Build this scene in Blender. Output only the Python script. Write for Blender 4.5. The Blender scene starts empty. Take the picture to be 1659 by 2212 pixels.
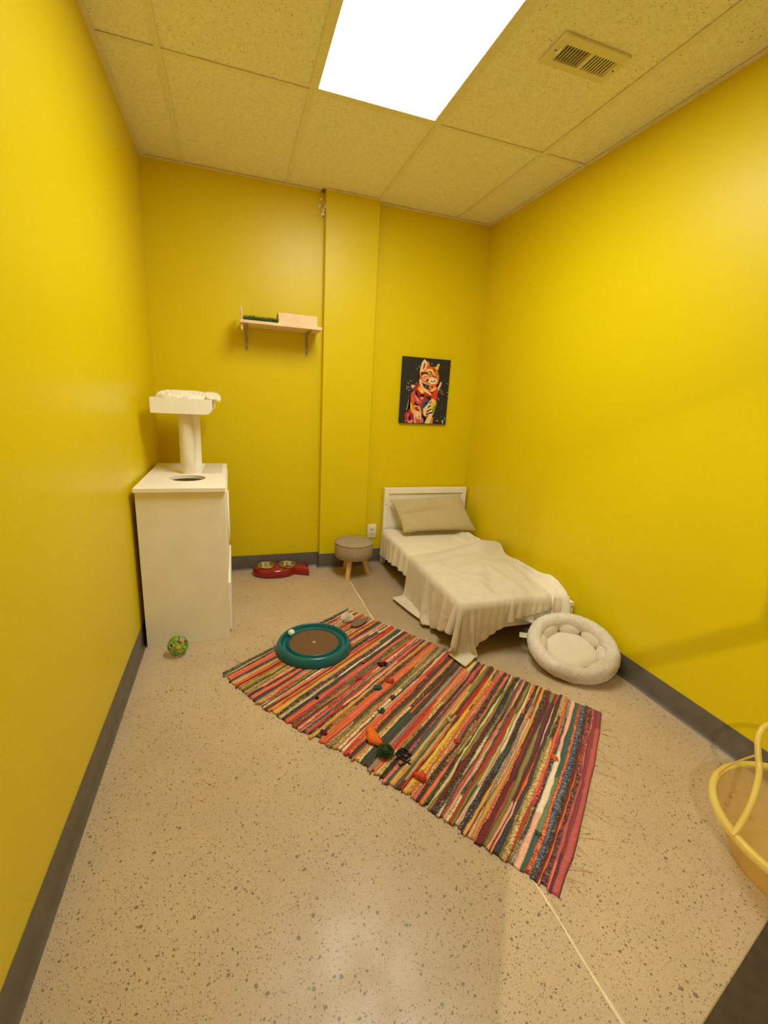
import bpy, bmesh, math, random
import numpy as np
from mathutils import Vector, Matrix
random.seed(7); rng = np.random.default_rng(11)
SC = bpy.context.scene
COL = SC.collection

# ------------------------------------------------------------------ helpers
def lin(c):
    return tuple((x/12.92 if x <= .04045 else ((x+.055)/1.055)**2.4) for x in c)
def hexl(r, g, b): return lin((r/255, g/255, b/255))

class MB:
    """collects shapes; build() links them as ONE mesh object"""
    def __init__(s): s.v = []; s.f = []; s.c = []
    def add(s, vs, fs, col=None, M=None):
        o = len(s.v)
        for p in vs:
            p = Vector(p)
            if M is not None: p = M @ p
            s.v.append(tuple(p))
        s.f += [tuple(i+o for i in f) for f in fs]
        s.c += [col or (1, 1, 1)]*len(vs)
        return s
    def box(s, x0, x1, y0, y1, z0, z1, bev=0, seg=2, M=None, col=None):
        bm = bmesh.new()
        bmesh.ops.create_cube(bm, size=1)
        for v in bm.verts:
            v.co = Vector(((x0+x1)/2+v.co.x*(x1-x0), (y0+y1)/2+v.co.y*(y1-y0), (z0+z1)/2+v.co.z*(z1-z0)))
        if bev:
            bmesh.ops.bevel(bm, geom=list(bm.edges), offset=bev, segments=seg, profile=.5, affect='EDGES')
        s.bm(bm, M, col); return s
    def bm(s, bm, M=None, col=None):
        bm.verts.index_update()
        s.add([v.co.copy() for v in bm.verts], [[v.index for v in f.verts] for f in bm.faces], col, M)
        bm.free(); return s
    def tube(s, path, r, seg=8, closed=False, caps=True, col=None):
        P = [Vector(p) for p in path]; n = len(P)
        R = r if hasattr(r, '__len__') else [r]*n
        vs = []; fs = []
        N = None
        for i in range(n):
            a = P[(i-1) % n] if (closed or i > 0) else P[i]
            b = P[(i+1) % n] if (closed or i < n-1) else P[i]
            t = (b-a).normalized()
            if N is None:
                N = t.orthogonal().normalized()
            N = (N-t*N.dot(t))
            N = N.normalized() if N.length > 1e-6 else t.orthogonal().normalized()
            B = t.cross(N)
            for k in range(seg):
                an = 2*math.pi*k/seg
                vs.append(P[i]+(N*math.cos(an)+B*math.sin(an))*R[i])
        for i in range(n if closed else n-1):
            j = (i+1) % n
            for k in range(seg):
                l = (k+1) % seg
                fs.append((i*seg+k, i*seg+l, j*seg+l, j*seg+k))
        if caps and not closed:
            fs.append(tuple(range(seg))[::-1]); fs.append(tuple((n-1)*seg+k for k in range(seg)))
        s.add(vs, fs, col); return s
    def lathe(s, prof, seg=48, M=None, col=None, sx=1, sy=1, cap0=False, cap1=False):
        vs = []; fs = []
        n = len(prof)
        for (r, z) in prof:
            for k in range(seg):
                a = 2*math.pi*k/seg
                vs.append((r*math.cos(a)*sx, r*math.sin(a)*sy, z))
        for i in range(n-1):
            for k in range(seg):
                l = (k+1) % seg
                fs.append((i*seg+k, i*seg+l, (i+1)*seg+l, (i+1)*seg+k))
        if cap0: fs.append(tuple(range(seg))[::-1])
        if cap1: fs.append(tuple((n-1)*seg+k for k in range(seg)))
        s.add(vs, fs, col, M); return s
    def blob(s, c, r, seg=24, rings=14, M=None, noise=0, col=None, exp=1.0):
        vs = []; fs = []
        r = r if hasattr(r, '__len__') else (r, r, r)
        f = lambda x: math.copysign(abs(x)**exp, x)
        for i in range(rings+1):
            th = math.pi*i/rings
            for k in range(seg):
                a = 2*math.pi*k/seg
                d = 1+(random.uniform(-noise, noise) if noise else 0)
                vs.append((c[0]+r[0]*f(math.sin(th))*f(math.cos(a))*d, c[1]+r[1]*f(math.sin(th))*f(math.sin(a))*d, c[2]+r[2]*f(math.cos(th))*d))
        for i in range(rings):
            for k in range(seg):
                l = (k+1) % seg
                fs.append((i*seg+k, (i+1)*seg+k, (i+1)*seg+l, i*seg+l))
        s.add(vs, fs, col, M); return s
    def prism(s, pts, z0, z1, M=None, col=None):
        n = len(pts)
        vs = [(x, y, z0) for x, y in pts]+[(x, y, z1) for x, y in pts]
        fs = [tuple(range(n))[::-1], tuple(range(n, 2*n))]
        fs += [(i, (i+1) % n, n+(i+1) % n, n+i) for i in range(n)]
        s.add(vs, fs, col, M); return s
    def grid(s, P, col=None):
        n, m = P.shape[:2]
        fs = [(i*m+j, i*m+j+1, (i+1)*m+j+1, (i+1)*m+j) for i in range(n-1) for j in range(m-1)]
        s.add([tuple(p) for p in P.reshape(-1, 3)], fs)
        return s
    def build(s, name, mat, parent=None, smooth=True, angle=40, weld=False):
        me = bpy.data.meshes.new(name)
        me.from_pydata(s.v, [], s.f); me.update()
        if any(c != (1, 1, 1) for c in s.c):
            at = me.color_attributes.new('Col', 'FLOAT_COLOR', 'POINT')
            at.data.foreach_set('color', np.array([tuple(c)+(1,) for c in s.c], dtype=np.float32).ravel())
        bm = bmesh.new(); bm.from_mesh(me)
        if weld: bmesh.ops.remove_doubles(bm, verts=bm.verts, dist=1e-5)
        bmesh.ops.recalc_face_normals(bm, faces=bm.faces); bm.to_mesh(me); bm.free()
        if smooth:
            me.polygons.foreach_set('use_smooth', [True]*len(me.polygons))
            me.set_sharp_from_angle(angle=math.radians(angle))
        me.materials.append(mat)
        o = bpy.data.objects.new(name, me); COL.objects.link(o)
        if parent is not None: put(o, parent)
        return o

def put(o, parent):
    o.parent = parent            # meshes are built in world coordinates
    o.matrix_parent_inverse = Matrix.Translation(parent.location).inverted() if parent.type == 'EMPTY' else Matrix.Identity(4)
def tag(o, label, cat, group=None, kind=None):
    o['label'] = label; o['category'] = cat
    if group: o['group'] = group
    if kind: o['kind'] = kind
    return o
def thing(name, loc, label, cat, group=None):
    o = bpy.data.objects.new(name, None); COL.objects.link(o)
    o.location = loc; o.empty_display_size = .05
    return tag(o, label, cat, group)
def struct(o): o['kind'] = 'structure'; return o
def mod_sub(o, lv=1):
    m = o.modifiers.new('sub', 'SUBSURF'); m.levels = lv; m.render_levels = lv; return o
def mod_solid(o, t, off=1):
    m = o.modifiers.new('solid', 'SOLIDIFY'); m.thickness = t; m.offset = off; return o

# ------------------------------------------------------------------ materials
def new_mat(name):
    m = bpy.data.materials.new(name); m.use_nodes = True
    nt = m.node_tree; nt.nodes.clear()
    out = nt.nodes.new('ShaderNodeOutputMaterial'); b = nt.nodes.new('ShaderNodeBsdfPrincipled')
    nt.links.new(b.outputs[0], out.inputs[0])
    return m, nt, b, out
def N(nt, t, **kw):
    n = nt.nodes.new(t)
    for k, v in kw.items():
        if k.startswith('i_'):
            key = k[2:].replace('_', ' ')
            n.inputs[key].default_value = v
        else: setattr(n, k, v)
    return n
def ramp(nt, src, stops):
    r = nt.nodes.new('ShaderNodeValToRGB'); e = r.color_ramp.elements
    while len(e) < len(stops): e.new(.5)
    for x, (p, c) in zip(e, stops):
        x.position = p; x.color = tuple(c)+(1,) if hasattr(c, '__len__') else (c, c, c, 1)
    nt.links.new(src, r.inputs[0]); return r.outputs[0]
def mixc(nt, fac, a, b, mode='MIX'):
    n = nt.nodes.new('ShaderNodeMix'); n.data_type = 'RGBA'; n.blend_type = mode
    for i, x in ((0, fac), (6, a), (7, b)):
        if hasattr(x, 'is_output') or hasattr(x, 'links'): nt.links.new(x, n.inputs[i])
        else: n.inputs[i].default_value = x if i == 0 else tuple(x)+(1,)
    return n.outputs[2]
def mth(nt, op, a, b=0.0, clamp=False):
    n = nt.nodes.new('ShaderNodeMath'); n.operation = op; n.use_clamp = clamp
    for i, x in ((0, a), (1, b)):
        if hasattr(x, 'links'): nt.links.new(x, n.inputs[i])
        else: n.inputs[i].default_value = x
    return n.outputs[0]
def coords(nt): return nt.nodes.new('ShaderNodeTexCoord').outputs['Object']
def noise(nt, co, sc, det=3, rough=.5, out='Fac'):
    n = N(nt, 'ShaderNodeTexNoise'); n.inputs['Scale'].default_value = sc; n.inputs['Detail'].default_value = det; n.inputs['Roughness'].default_value = rough
    nt.links.new(co, n.inputs['Vector']); return n.outputs[out]
def vor(nt, co, sc, out='Distance'):
    n = N(nt, 'ShaderNodeTexVoronoi'); n.inputs['Scale'].default_value = sc
    nt.links.new(co, n.inputs['Vector']); return n.outputs[out]
def bump(nt, b, h, st=.2, dist=.002):
    n = N(nt, 'ShaderNodeBump'); n.inputs['Strength'].default_value = st; n.inputs['Distance'].default_value = dist
    nt.links.new(h, n.inputs['Height']); nt.links.new(n.outputs[0], b.inputs['Normal'])
def plain(name, col, rough=.5, metal=0, var=.06, sc=40, bst=0, bsc=200, bd=.001, spec=.5, sheen=0):
    m, nt, b, out = new_mat(name)
    co = coords(nt); f = noise(nt, co, sc)
    c2 = tuple(max(0, x*(1-var*2)) for x in col); c1 = tuple(min(1, x*(1+var)) for x in col)
    nt.links.new(ramp(nt, f, [(.3, c2), (.7, c1)]), b.inputs['Base Color'])
    b.inputs['Roughness'].default_value = rough; b.inputs['Metallic'].default_value = metal
    b.inputs['Specular IOR Level'].default_value = spec
    if sheen:
        b.inputs['Sheen Weight'].default_value = sheen
    if bst: bump(nt, b, noise(nt, co, bsc, 4), bst, bd)
    return m
def vcol(name, rough=.8, bst=0, bsc=300, spec=.3, bd=.001):
    m, nt, b, out = new_mat(name)
    a = N(nt, 'ShaderNodeVertexColor', layer_name='Col')
    co = coords(nt)
    nt.links.new(mixc(nt, 1.0, a.outputs[0], ramp(nt, noise(nt, co, 500, 2), [(.3, .8), (.7, 1.0)]), 'MULTIPLY'), b.inputs['Base Color'])
    b.inputs['Roughness'].default_value = rough; b.inputs['Specular IOR Level'].default_value = spec
    if bst: bump(nt, b, noise(nt, co, bsc, 4), bst, bd)
    return m

WALLC = hexl(222, 199, 7)
def mat_wall():
    m, nt, b, out = new_mat('yellow_paint'); co = coords(nt)
    f = noise(nt, co, 1.3, 4)
    nt.links.new(ramp(nt, f, [(.25, tuple(x*.95 for x in WALLC)), (.75, WALLC)]), b.inputs['Base Color'])
    b.inputs['Roughness'].default_value = .37; b.inputs['Specular IOR Level'].default_value = .29
    bump(nt, b, noise(nt, co, 260, 3), .06, .001)
    return m
def mat_floor():
    m, nt, b, out = new_mat('polished_concrete'); co = coords(nt)
    big = noise(nt, co, 1.1, 5, .6); mid = noise(nt, co, 7, 5, .6)
    base = mixc(nt, ramp(nt, big, [(.3, 0), (.7, 1)]), hexl(210, 188, 153), hexl(192, 168, 133))
    base = mixc(nt, ramp(nt, mid, [(.3, .0), (.75, .45)]), base, hexl(180, 157, 124))
    sand = noise(nt, co, 420, 2, .6)
    base = mixc(nt, 1.0, base, ramp(nt, sand, [(.3, .78), (.7, 1.12)]), 'MULTIPLY')
    # smoother greyer slab to the right of the joint, near the bed
    sx = N(nt, 'ShaderNodeSeparateXYZ'); nt.links.new(co, sx.inputs[0])
    wob = mth(nt, 'MULTIPLY', mth(nt, 'SUBTRACT', noise(nt, co, 3.5, 3), .5), .5)
    rx = mth(nt, 'GREATER_THAN', sx.outputs[0], 1.265)
    ry = ramp(nt, mth(nt, 'ADD', mth(nt, 'ADD', mth(nt, 'MULTIPLY', sx.outputs[1], .7), 1.45), wob), [(.25, 0), (.75, 1)])
    smooth_reg = mth(nt, 'MULTIPLY', rx, ry)
    base = mixc(nt, mth(nt, 'MULTIPLY', smooth_reg, .75), base, hexl(160, 139, 110))
    # aggregate stones
    wv = N(nt, 'ShaderNodeVectorMath', operation='ADD')
    nz = N(nt, 'ShaderNodeTexNoise'); nz.inputs['Scale'].default_value = 90; nt.links.new(co, nz.inputs['Vector'])
    sc_ = N(nt, 'ShaderNodeVectorMath', operation='SCALE'); sc_.inputs['Scale'].default_value = .006; nt.links.new(nz.outputs['Color'], sc_.inputs[0])
    nt.links.new(co, wv.inputs[0]); nt.links.new(sc_.outputs[0], wv.inputs[1])
    cw = wv.outputs[0]
    for scale, thr, rad, dark in ((48, .80, .27, .85), (80, .45, .27, .95), (150, .26, .30, .95), (290, .30, .34, .85)):
        vn = N(nt, 'ShaderNodeTexVoronoi'); vn.inputs['Scale'].default_value = scale; nt.links.new(cw, vn.inputs['Vector'])
        sp = N(nt, 'ShaderNodeSeparateColor'); nt.links.new(vn.outputs['Color'], sp.inputs[0])
        on = mth(nt, 'GREATER_THAN', sp.outputs[0], thr)
        rr = mth(nt, 'ADD', mth(nt, 'MULTIPLY', sp.outputs[1], rad*.6), rad*.5)
        inside = ramp(nt, mth(nt, 'SUBTRACT', rr, vn.outputs['Distance']), [(0.0, 0), (.06, 1)])
        mask = mth(nt, 'MULTIPLY', mth(nt, 'MULTIPLY', on, inside), mth(nt, 'SUBTRACT', 1.0, mth(nt, 'MULTIPLY', smooth_reg, .85)))
        mask = mth(nt, 'MULTIPLY', mask, .85*dark)
        stone = ramp(nt, sp.outputs[2], [(0, hexl(84, 66, 48)), (.45, hexl(112, 90, 66)), (.75, hexl(138, 112, 84)), (1, hexl(214, 192, 158))])
        base = mixc(nt, mask, base, stone)
    nt.links.new(base, b.inputs['Base Color'])
    nt.links.new(ramp(nt, mid, [(.3, .30), (.7, .46)]), b.inputs['Roughness'])
    b.inputs['Specular IOR Level'].default_value = .45
    bump(nt, b, mth(nt, 'ADD', sand, mid), .05, .001)
    return m
def mat_tile():
    m, nt, b, out = new_mat('acoustic_tile'); co = coords(nt)
    base = ramp(nt, noise(nt, co, 60, 4), [(.3, hexl(236, 231, 222)), (.7, hexl(247, 243, 236))])
    h = None
    for scale, thr, rad in ((90, .62, .22), (150, .55, .22)):
        vn = N(nt, 'ShaderNodeTexVoronoi'); vn.inputs['Scale'].default_value = scale
        nz = N(nt, 'ShaderNodeTexNoise'); nz.inputs['Scale'].default_value = 70; nt.links.new(co, nz.inputs['Vector'])
        sc_ = N(nt, 'ShaderNodeVectorMath', operation='SCALE'); sc_.inputs['Scale'].default_value = .012; nt.links.new(nz.outputs['Color'], sc_.inputs[0])
        wv = N(nt, 'ShaderNodeVectorMath', operation='ADD'); nt.links.new(co, wv.inputs[0]); nt.links.new(sc_.outputs[0], wv.inputs[1])
        nt.links.new(wv.outputs[0], vn.inputs['Vector'])
        sp = N(nt, 'ShaderNodeSeparateColor'); nt.links.new(vn.outputs['Color'], sp.inputs[0])
        mk = mth(nt, 'MULTIPLY', mth(nt, 'GREATER_THAN', sp.outputs[0], thr), ramp(nt, mth(nt, 'SUBTRACT', rad, vn.outputs['Distance']), [(0, 0), (.06, 1)]))
        base = mixc(nt, mth(nt, 'MULTIPLY', mk, .75), base, hexl(120, 96, 56))
        h = mk if h is None else mth(nt, 'MAXIMUM', h, mk)
    nt.links.new(base, b.inputs['Base Color']); b.inputs['Roughness'].default_value = .95; b.inputs['Specular IOR Level'].default_value = .1
    bump(nt, b, mth(nt, 'SUBTRACT', 1.0, h), .5, .002)
    return m
def mat_emit(name, col, st):
    m = bpy.data.materials.new(name); m.use_nodes = True; nt = m.node_tree; nt.nodes.clear()
    out = nt.nodes.new('ShaderNodeOutputMaterial'); e = nt.nodes.new('ShaderNodeEmission')
    e.inputs[0].default_value = tuple(col)+(1,); e.inputs[1].default_value = st
    nt.links.new(e.outputs[0], out.inputs[0]); return m
def mat_clear(name, col, fac, rough=.3):
    m, nt, b, out = new_mat(name)
    co = coords(nt); nt.links.new(ramp(nt, noise(nt, co, 9, 3), [(.3, tuple(x*.92 for x in col)), (.7, col)]), b.inputs['Base Color'])
    b.inputs['Roughness'].default_value = rough
    t = nt.nodes.new('ShaderNodeBsdfTransparent'); t.inputs[0].default_value = (1, .93, .72, 1)
    mx = nt.nodes.new('ShaderNodeMixShader'); mx.inputs[0].default_value = fac
    nt.links.new(t.outputs[0], mx.inputs[1]); nt.links.new(b.outputs[0], mx.inputs[2]); nt.links.new(mx.outputs[0], out.inputs[0])
    return m

M_WALL = mat_wall(); M_FLOOR = mat_floor(); M_TILE = mat_tile()
M_GRID = plain('ceiling_grid_metal', hexl(234, 228, 212), .6, var=.03)
M_BASE = plain('vinyl_cove_base', hexl(98, 90, 80), .42, var=.1, sc=14, bst=.05)
M_WHITE = plain('white_melamine', hexl(248, 242, 230), .38, var=.02, sc=8)
M_WHITE2 = plain('white_painted_wood', hexl(248, 240, 222), .4, var=.02, sc=8)
M_CREAMFAB = plain('cream_fleece', hexl(213, 202, 178), .95, var=.03, sc=12, bst=.35, bsc=420, bd=.002, spec=.1, sheen=.3)
M_SHEET = plain('white_sheet', hexl(229, 219, 198), .9, var=.02, sc=10, bst=.15, bsc=500, bd=.001, spec=.1, sheen=.15)
M_PILLOW = plain('olive_linen', hexl(192, 176, 132), .95, var=.03, sc=9, bst=.35, bsc=600, bd=.001, spec=.1)
M_SHERPA = plain('cream_sherpa', hexl(219, 209, 190), 1, var=.06, sc=60, bst=.9, bsc=170, bd=.006, spec=.05, sheen=.3)
M_FLUFF = plain('white_fur', hexl(246, 238, 220), 1, var=.08, sc=60, spec=.05)
M_SISAL = plain('pale_sisal_rope', hexl(236, 224, 196), .9, var=.03, sc=30, bst=.3, bsc=500)
M_PLY = plain('plywood', hexl(232, 200, 158), .6, var=.06, sc=14)
M_PLYD = plain('plywood_edge', hexl(214, 172, 116), .6, var=.08, sc=30)
M_STEEL = plain('zinc_bracket', hexl(176, 168, 146), .45, metal=.6, var=.05)
M_DARK = plain('dark_cavity', (.012, .01, .008), .8)
M_SCREW = plain('dark_screw', hexl(70, 60, 46), .5, metal=.5)
M_RED = plain('red_glazed_plastic', hexl(146, 22, 20), .16, var=.05, spec=.6)
M_BOWL = plain('stainless_bowl', hexl(214, 206, 186), .14, metal=1, var=.03)
M_KIB = plain('brown_kibble', hexl(96, 60, 36), .9, var=.3, sc=120)
M_STOOLF = plain('taupe_fabric', hexl(164, 146, 120), .9, var=.08, sc=60, bst=.3, bsc=700)
M_BEECH = plain('pale_beech', hexl(228, 182, 124), .5, var=.06, sc=18)
M_TEAL = plain('teal_plastic', hexl(6, 98, 102), .3, var=.06, sc=12)
M_CARD = plain('brown_corrugated_card', hexl(116, 84, 50), .95, var=.14, sc=160, bst=.6, bsc=420, bd=.003)
M_BALLW = plain('white_plastic', hexl(244, 238, 222), .35, var=.02)
M_GREEN = plain('lime_plastic', hexl(124, 178, 40), .35, var=.12, sc=30)
M_YEL = plain('yellow_plastic', hexl(232, 206, 40), .4)
M_PINKR = plain('red_bead', hexl(190, 72, 60), .4)
M_OUT = plain('outlet_plastic', hexl(240, 232, 214), .35, var=.02)
M_GREY = plain('grey_fuzz', hexl(128, 108, 88), .95, var=.15, sc=150, bst=.6, bsc=400, bd=.003)
M_ORF = plain('orange_felt', hexl(232, 112, 20), .9, var=.06, sc=60, bst=.2)
M_REDF = plain('red_felt', hexl(214, 72, 34), .9, var=.06, sc=60, bst=.2)
M_GRF = plain('dark_green_yarn', hexl(62, 82, 22), .95, var=.2, sc=90)
M_BLK = plain('black_mesh_fabric', hexl(52, 44, 46), .8, var=.2, sc=120)
M_MAT = plain('dark_brown_mat', hexl(74, 60, 38), .95, var=.1, sc=30, bst=.3, bsc=500)
M_JOINT = plain('pale_joint_sealant', hexl(226, 208, 168), .6, var=.05)
M_GRASS = vcol('artificial_grass', .7)
M_RUG = vcol('rag_rug_cotton', .95, .3, 700)
M_ART = vcol('acrylic_paint', .55)
M_CANVAS = plain('black_canvas', hexl(34, 33, 30), .7, var=.1, sc=60, bst=.1, bsc=900)
M_TUB = mat_clear('yellow_see_through', hexl(232, 196, 104), .45)
M_TUBR = mat_clear('yellow_translucent_rim', hexl(244, 220, 112), .62)
M_TAG = mat_clear('white_satin_tag', hexl(236, 226, 206), .6, .5)
M_VENT = plain('vent_enamel', hexl(226, 218, 190), .5, var=.03)
M_LENS = mat_emit('led_lens', (.98, 1.0, .94), 19.7)

# ------------------------------------------------------------------ room shell
W, H, FRONT = 2.351, 2.608, -3.45
G = .6096; TX = .235; SY = -.969
T = .1
def quadbox(name, x0, x1, y0, y1, z0, z1, mat): return struct(MB().box(x0, x1, y0, y1, z0, z1).build(name, mat, smooth=False))
quadbox('floor', -T, W+T, -5.6, T, -T, 0, M_FLOOR)
quadbox('wall_left', -T, 0, FRONT, T, 0, H+.05, M_WALL)
quadbox('wall_right', W, W+T, FRONT, T, 0, H+.05, M_WALL)
PL, PR, PD = 1.091, 1.461, .056
mb = MB().box(0, W, 0, T, 0, H+.05)
wb = struct(mb.build('wall_back', M_WALL, smooth=False))
struct(MB().box(PL, PR, -PD, .02, 0, H+.05, .004).build('pillar', M_WALL, wb, smooth=False))
# front wall with a glazed opening (behind the camera)
OX0, OX1, OZ0, OZ1 = .42, 2.2, 0, 2.1
mb = MB().box(-T, OX0, FRONT-T, FRONT, 0, H+.05).box(OX1, W+T, FRONT-T, FRONT, 0, H+.05).box(OX0, OX1, FRONT-T, FRONT, OZ1, H+.05)
struct(mb.build('wall_front', M_WALL, smooth=False))
mb = MB().box(OX0, OX1, -3.51, -3.49, 1.592, 1.620)
mb.box(.932, .950, -3.5098, -3.4902, 1.62, OZ1)
struct(mb.build('window_1', M_GRID, smooth=False))
# ceiling tiles
mb = MB()
xs = [-.02, TX, TX+G, TX+2*G, TX+3*G, W+.02]; ys = [.02, SY, SY-2*G, FRONT-.02]
for i in range(5):
    for j in range(3):
        if i == 2 and j == 1: continue
        mb.box(xs[i]+.002, xs[i+1]-.002, ys[j+1]+.002, ys[j]-.002, H+.005, H+.02)
mb.box(-T, W+T, -5.6, T, H+.12, H+.2)
struct(mb.build('ceiling', M_TILE, smooth=False))
mb = MB()
for x in xs[1:5]:
    mb.box(x-.012, x+.012, FRONT, 0, H, H+.003); mb.box(x-.0015, x+.0015, FRONT, 0, H+.003, H+.03)
for y in ys[1:3]:
    for i in range(5):
        a = max(xs[i]+.012, 0); b_ = min(xs[i+1]-.012, W)
        mb.box(a, b_, y-.012, y+.012, H+.0002, H+.0028)
struct(mb.build('trim_1', M_GRID, smooth=False))
mb = MB()
mb.box(.0, .022, FRONT, 0, H-.0015, H+.0015); mb.box(W-.022, W, FRONT, 0, H-.0015, H+.0015)
mb.box(.022, PL-.03, -.022, 0, H-.0012, H+.0015); mb.box(PR, W-.022, -.022, 0, H-.0012, H+.0015)
mb.box(PL, PR, -PD-.014, -PD, H-.0012, H+.0015)
struct(mb.build('trim_2', M_GRID, smooth=False))
# vinyl cove baseboards
def base_prof(): return [(0, .1135), (.003, .1135), (.004, .111), (.004, .02), (.006, .010), (.012, .003), (.016, 0), (0, 0)]
def baseboard(name, path):
    """path: list of (x,y) with the room on the left-hand side of travel"""
    P = [Vector((x, y)) for x, y in path]; n = len(P); pr = base_prof(); vs = []; fs = []
    for i in range(n):
        d0 = (P[i]-P[i-1]).normalized() if i > 0 else (P[1]-P[0]).normalized()
        d1 = (P[i+1]-P[i]).normalized() if i < n-1 else d0
        n0 = Vector((-d0.y, d0.x)); n1 = Vector((-d1.y, d1.x))
        m = (n0+n1); m = m/(1+n0.dot(n1))
        for (o, z) in pr: vs.append((P[i].x+m.x*o, P[i].y+m.y*o, z))
    k = len(pr)
    for i in range(n-1):
        for j in range(k):
            l = (j+1) % k
            fs.append((i*k+j, i*k+l, (i+1)*k+l, (i+1)*k+j))
    fs.append(tuple(range(k))); fs.append(tuple((n-1)*k+j for j in range(k)))
    return struct(MB().add(vs, fs).build(name, M_BASE, angle=30))
baseboard('baseboard_back', [(W-.001, 0), (PR, 0), (PR, -PD), (PL, -PD), (PL, 0), (.001, 0)])
baseboard('baseboard_left', [(0, -.002), (0, FRONT+.01)])
baseboard('baseboard_right', [(W, FRONT+.01), (W, -.002)])
# pale sealant joint in the slab
mb = MB()
n = 60
L = [(1.265+.0015*math.sin(i*1.3)+random.uniform(-.0008, .0008), -.37-i*(3.05/n)) for i in range(n+1)]
wd = [.0036+random.uniform(-.001, .001) for _ in L]
vs = [(x-w, y, .0008) for (x, y), w in zip(L, wd)]+[(x+w, y, .0008) for (x, y), w in zip(L, wd)]
mb.add(vs, [(i, i+1, n+2+i, n+1+i) for i in range(n)])
struct(mb.build('trim_3', M_JOINT, smooth=False))

# ------------------------------------------------------------------ ceiling light and vent
LX0, LX1, LY0, LY1 = .870, 1.424, -1.002, -2.158
t = thing('ceiling_light', ((LX0+LX1)/2, (LY0+LY1)/2, H), 'large bright white rectangular light panel set in the ceiling grid', 'ceiling light')
mb = MB(); a, b_, c, d = TX+G+.012, TX+2*G-.012, SY-.012, SY-2*G+.012
mb.box(a, LX0, d, c, H, H+.012).box(LX1, b_, d, c, H, H+.012).box(LX0, LX1, LY0, c, H, H+.012).box(LX0, LX1, d, LY1, H, H+.012)
mb.box(a, b_, d, c, H+.03, H+.05)
mb.build('frame', M_GRID, t, smooth=False)
MB().box(LX0-.001, LX1+.001, LY1-.001, LY0+.001, H+.002, H+.010).build('diffuser', M_LENS, t, smooth=False)

t = thing('ceiling_vent', (1.78, -1.585, H), 'off-white metal air vent with two slotted grilles in a ceiling tile', 'air vent')
mb = MB(); x0, x1, y0, y1 = 1.632, 1.932, -1.662, -1.508; gx = [(1.668, 1.779), (1.793, 1.906)]; gy0, gy1 = -1.622, -1.541
zt, zb = H+.004, H-.006
mb.box(x0, x1, y0, gy0, zb, zt, .002).box(x0, x1, gy1, y1, zb, zt, .002)
mb.box(x0, gx[0][0], gy0-.001, gy1+.001, zb, zt).box(gx[0][1], gx[1][0], gy0-.001, gy1+.001, zb, zt).box(gx[1][1], x1, gy0-.001, gy1+.001, zb, zt)
mb.build('frame', M_VENT, t, smooth=False)
MB().box(1.665, 1.910, gy0, gy1, H+.0042, H+.0046).build('duct_dark_sheet', M_DARK, t, smooth=False)  # black sheet standing in for the unlit duct behind the slats
for gi, (g0, g1) in enumerate(gx):
    ns = 9; p = (g1-g0)/ns
    for k in range(ns):
        cx = g0+p*(k+.5)
        Mx = Matrix.Translation((cx, 0, H-.001)) @ Matrix.Rotation(math.radians(78 if gi == 0 else -20), 4, 'Y')
        MB().box(-p*.26 if gi == 0 else -p*.48, p*.26 if gi == 0 else p*.48, gy0, gy1, -.0006, .0006, M=Mx).build('slat', M_VENT, t, smooth=False)
MB().box(1.668, 1.779, -1.60, -1.594, H+.001, H+.003).build('damper_bar', M_DARK, t, smooth=False)
MB().tube([(1.660, -1.612, H-.005), (1.6585, -1.60, H-.012), (1.6585, -1.585, H-.014), (1.660, -1.575, H-.005)], .0022, 6).build('lever', M_VENT, t)
for sx in (1.648, 1.918): MB().blob((sx, -1.585, H-.006), (.004, .004, .002), 10, 6).build('screw', M_SCREW, t)

# torn paint and sealant hanging at the pillar's top corner
mb = MB()
fl = [((1.072, -.008, 2.57), .012), ((1.078, -.02, 2.545), .008), ((1.066, -.01, 2.53), .02), ((1.082, -.03, 2.50), .014), ((1.075, -.02, 2.485), .022), ((1.068, -.015, 2.468), .018), ((1.086, -.05, 2.515), .012)]
for (x, y, z), r in fl:
    r *= 1.3
    pts = [(x+random.uniform(-r, r)*.6, y+random.uniform(-.006, .006), z+random.uniform(-r, r)) for _ in range(5)]
    c0 = (x, y-.008, z)
    mb.add([c0]+pts, [(0, i+1, (i+1) % 5+1) for i in range(5)])
mb.tube([(1.088, -.045, 2.54), (1.083, -.03, 2.505), (1.074, -.018, 2.475), (1.064, -.012, 2.462)], [.0015, .004, .006, .003], 6)
o = tag(mb.build('peeling_paint', M_WHITE2, smooth=False), 'torn pale strip of peeling paint in the ceiling corner beside the pillar', 'peeling paint')
# brown plate there, its colour standing in for the dark ceiling gap
mb = MB().box(PL-.022, PL-.001, -.046, -.001, H-.0005, H+.0046)
struct(mb.build('trim_4', plain('painted_gap_dark', hexl(128, 104, 58), .9), smooth=False))

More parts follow.
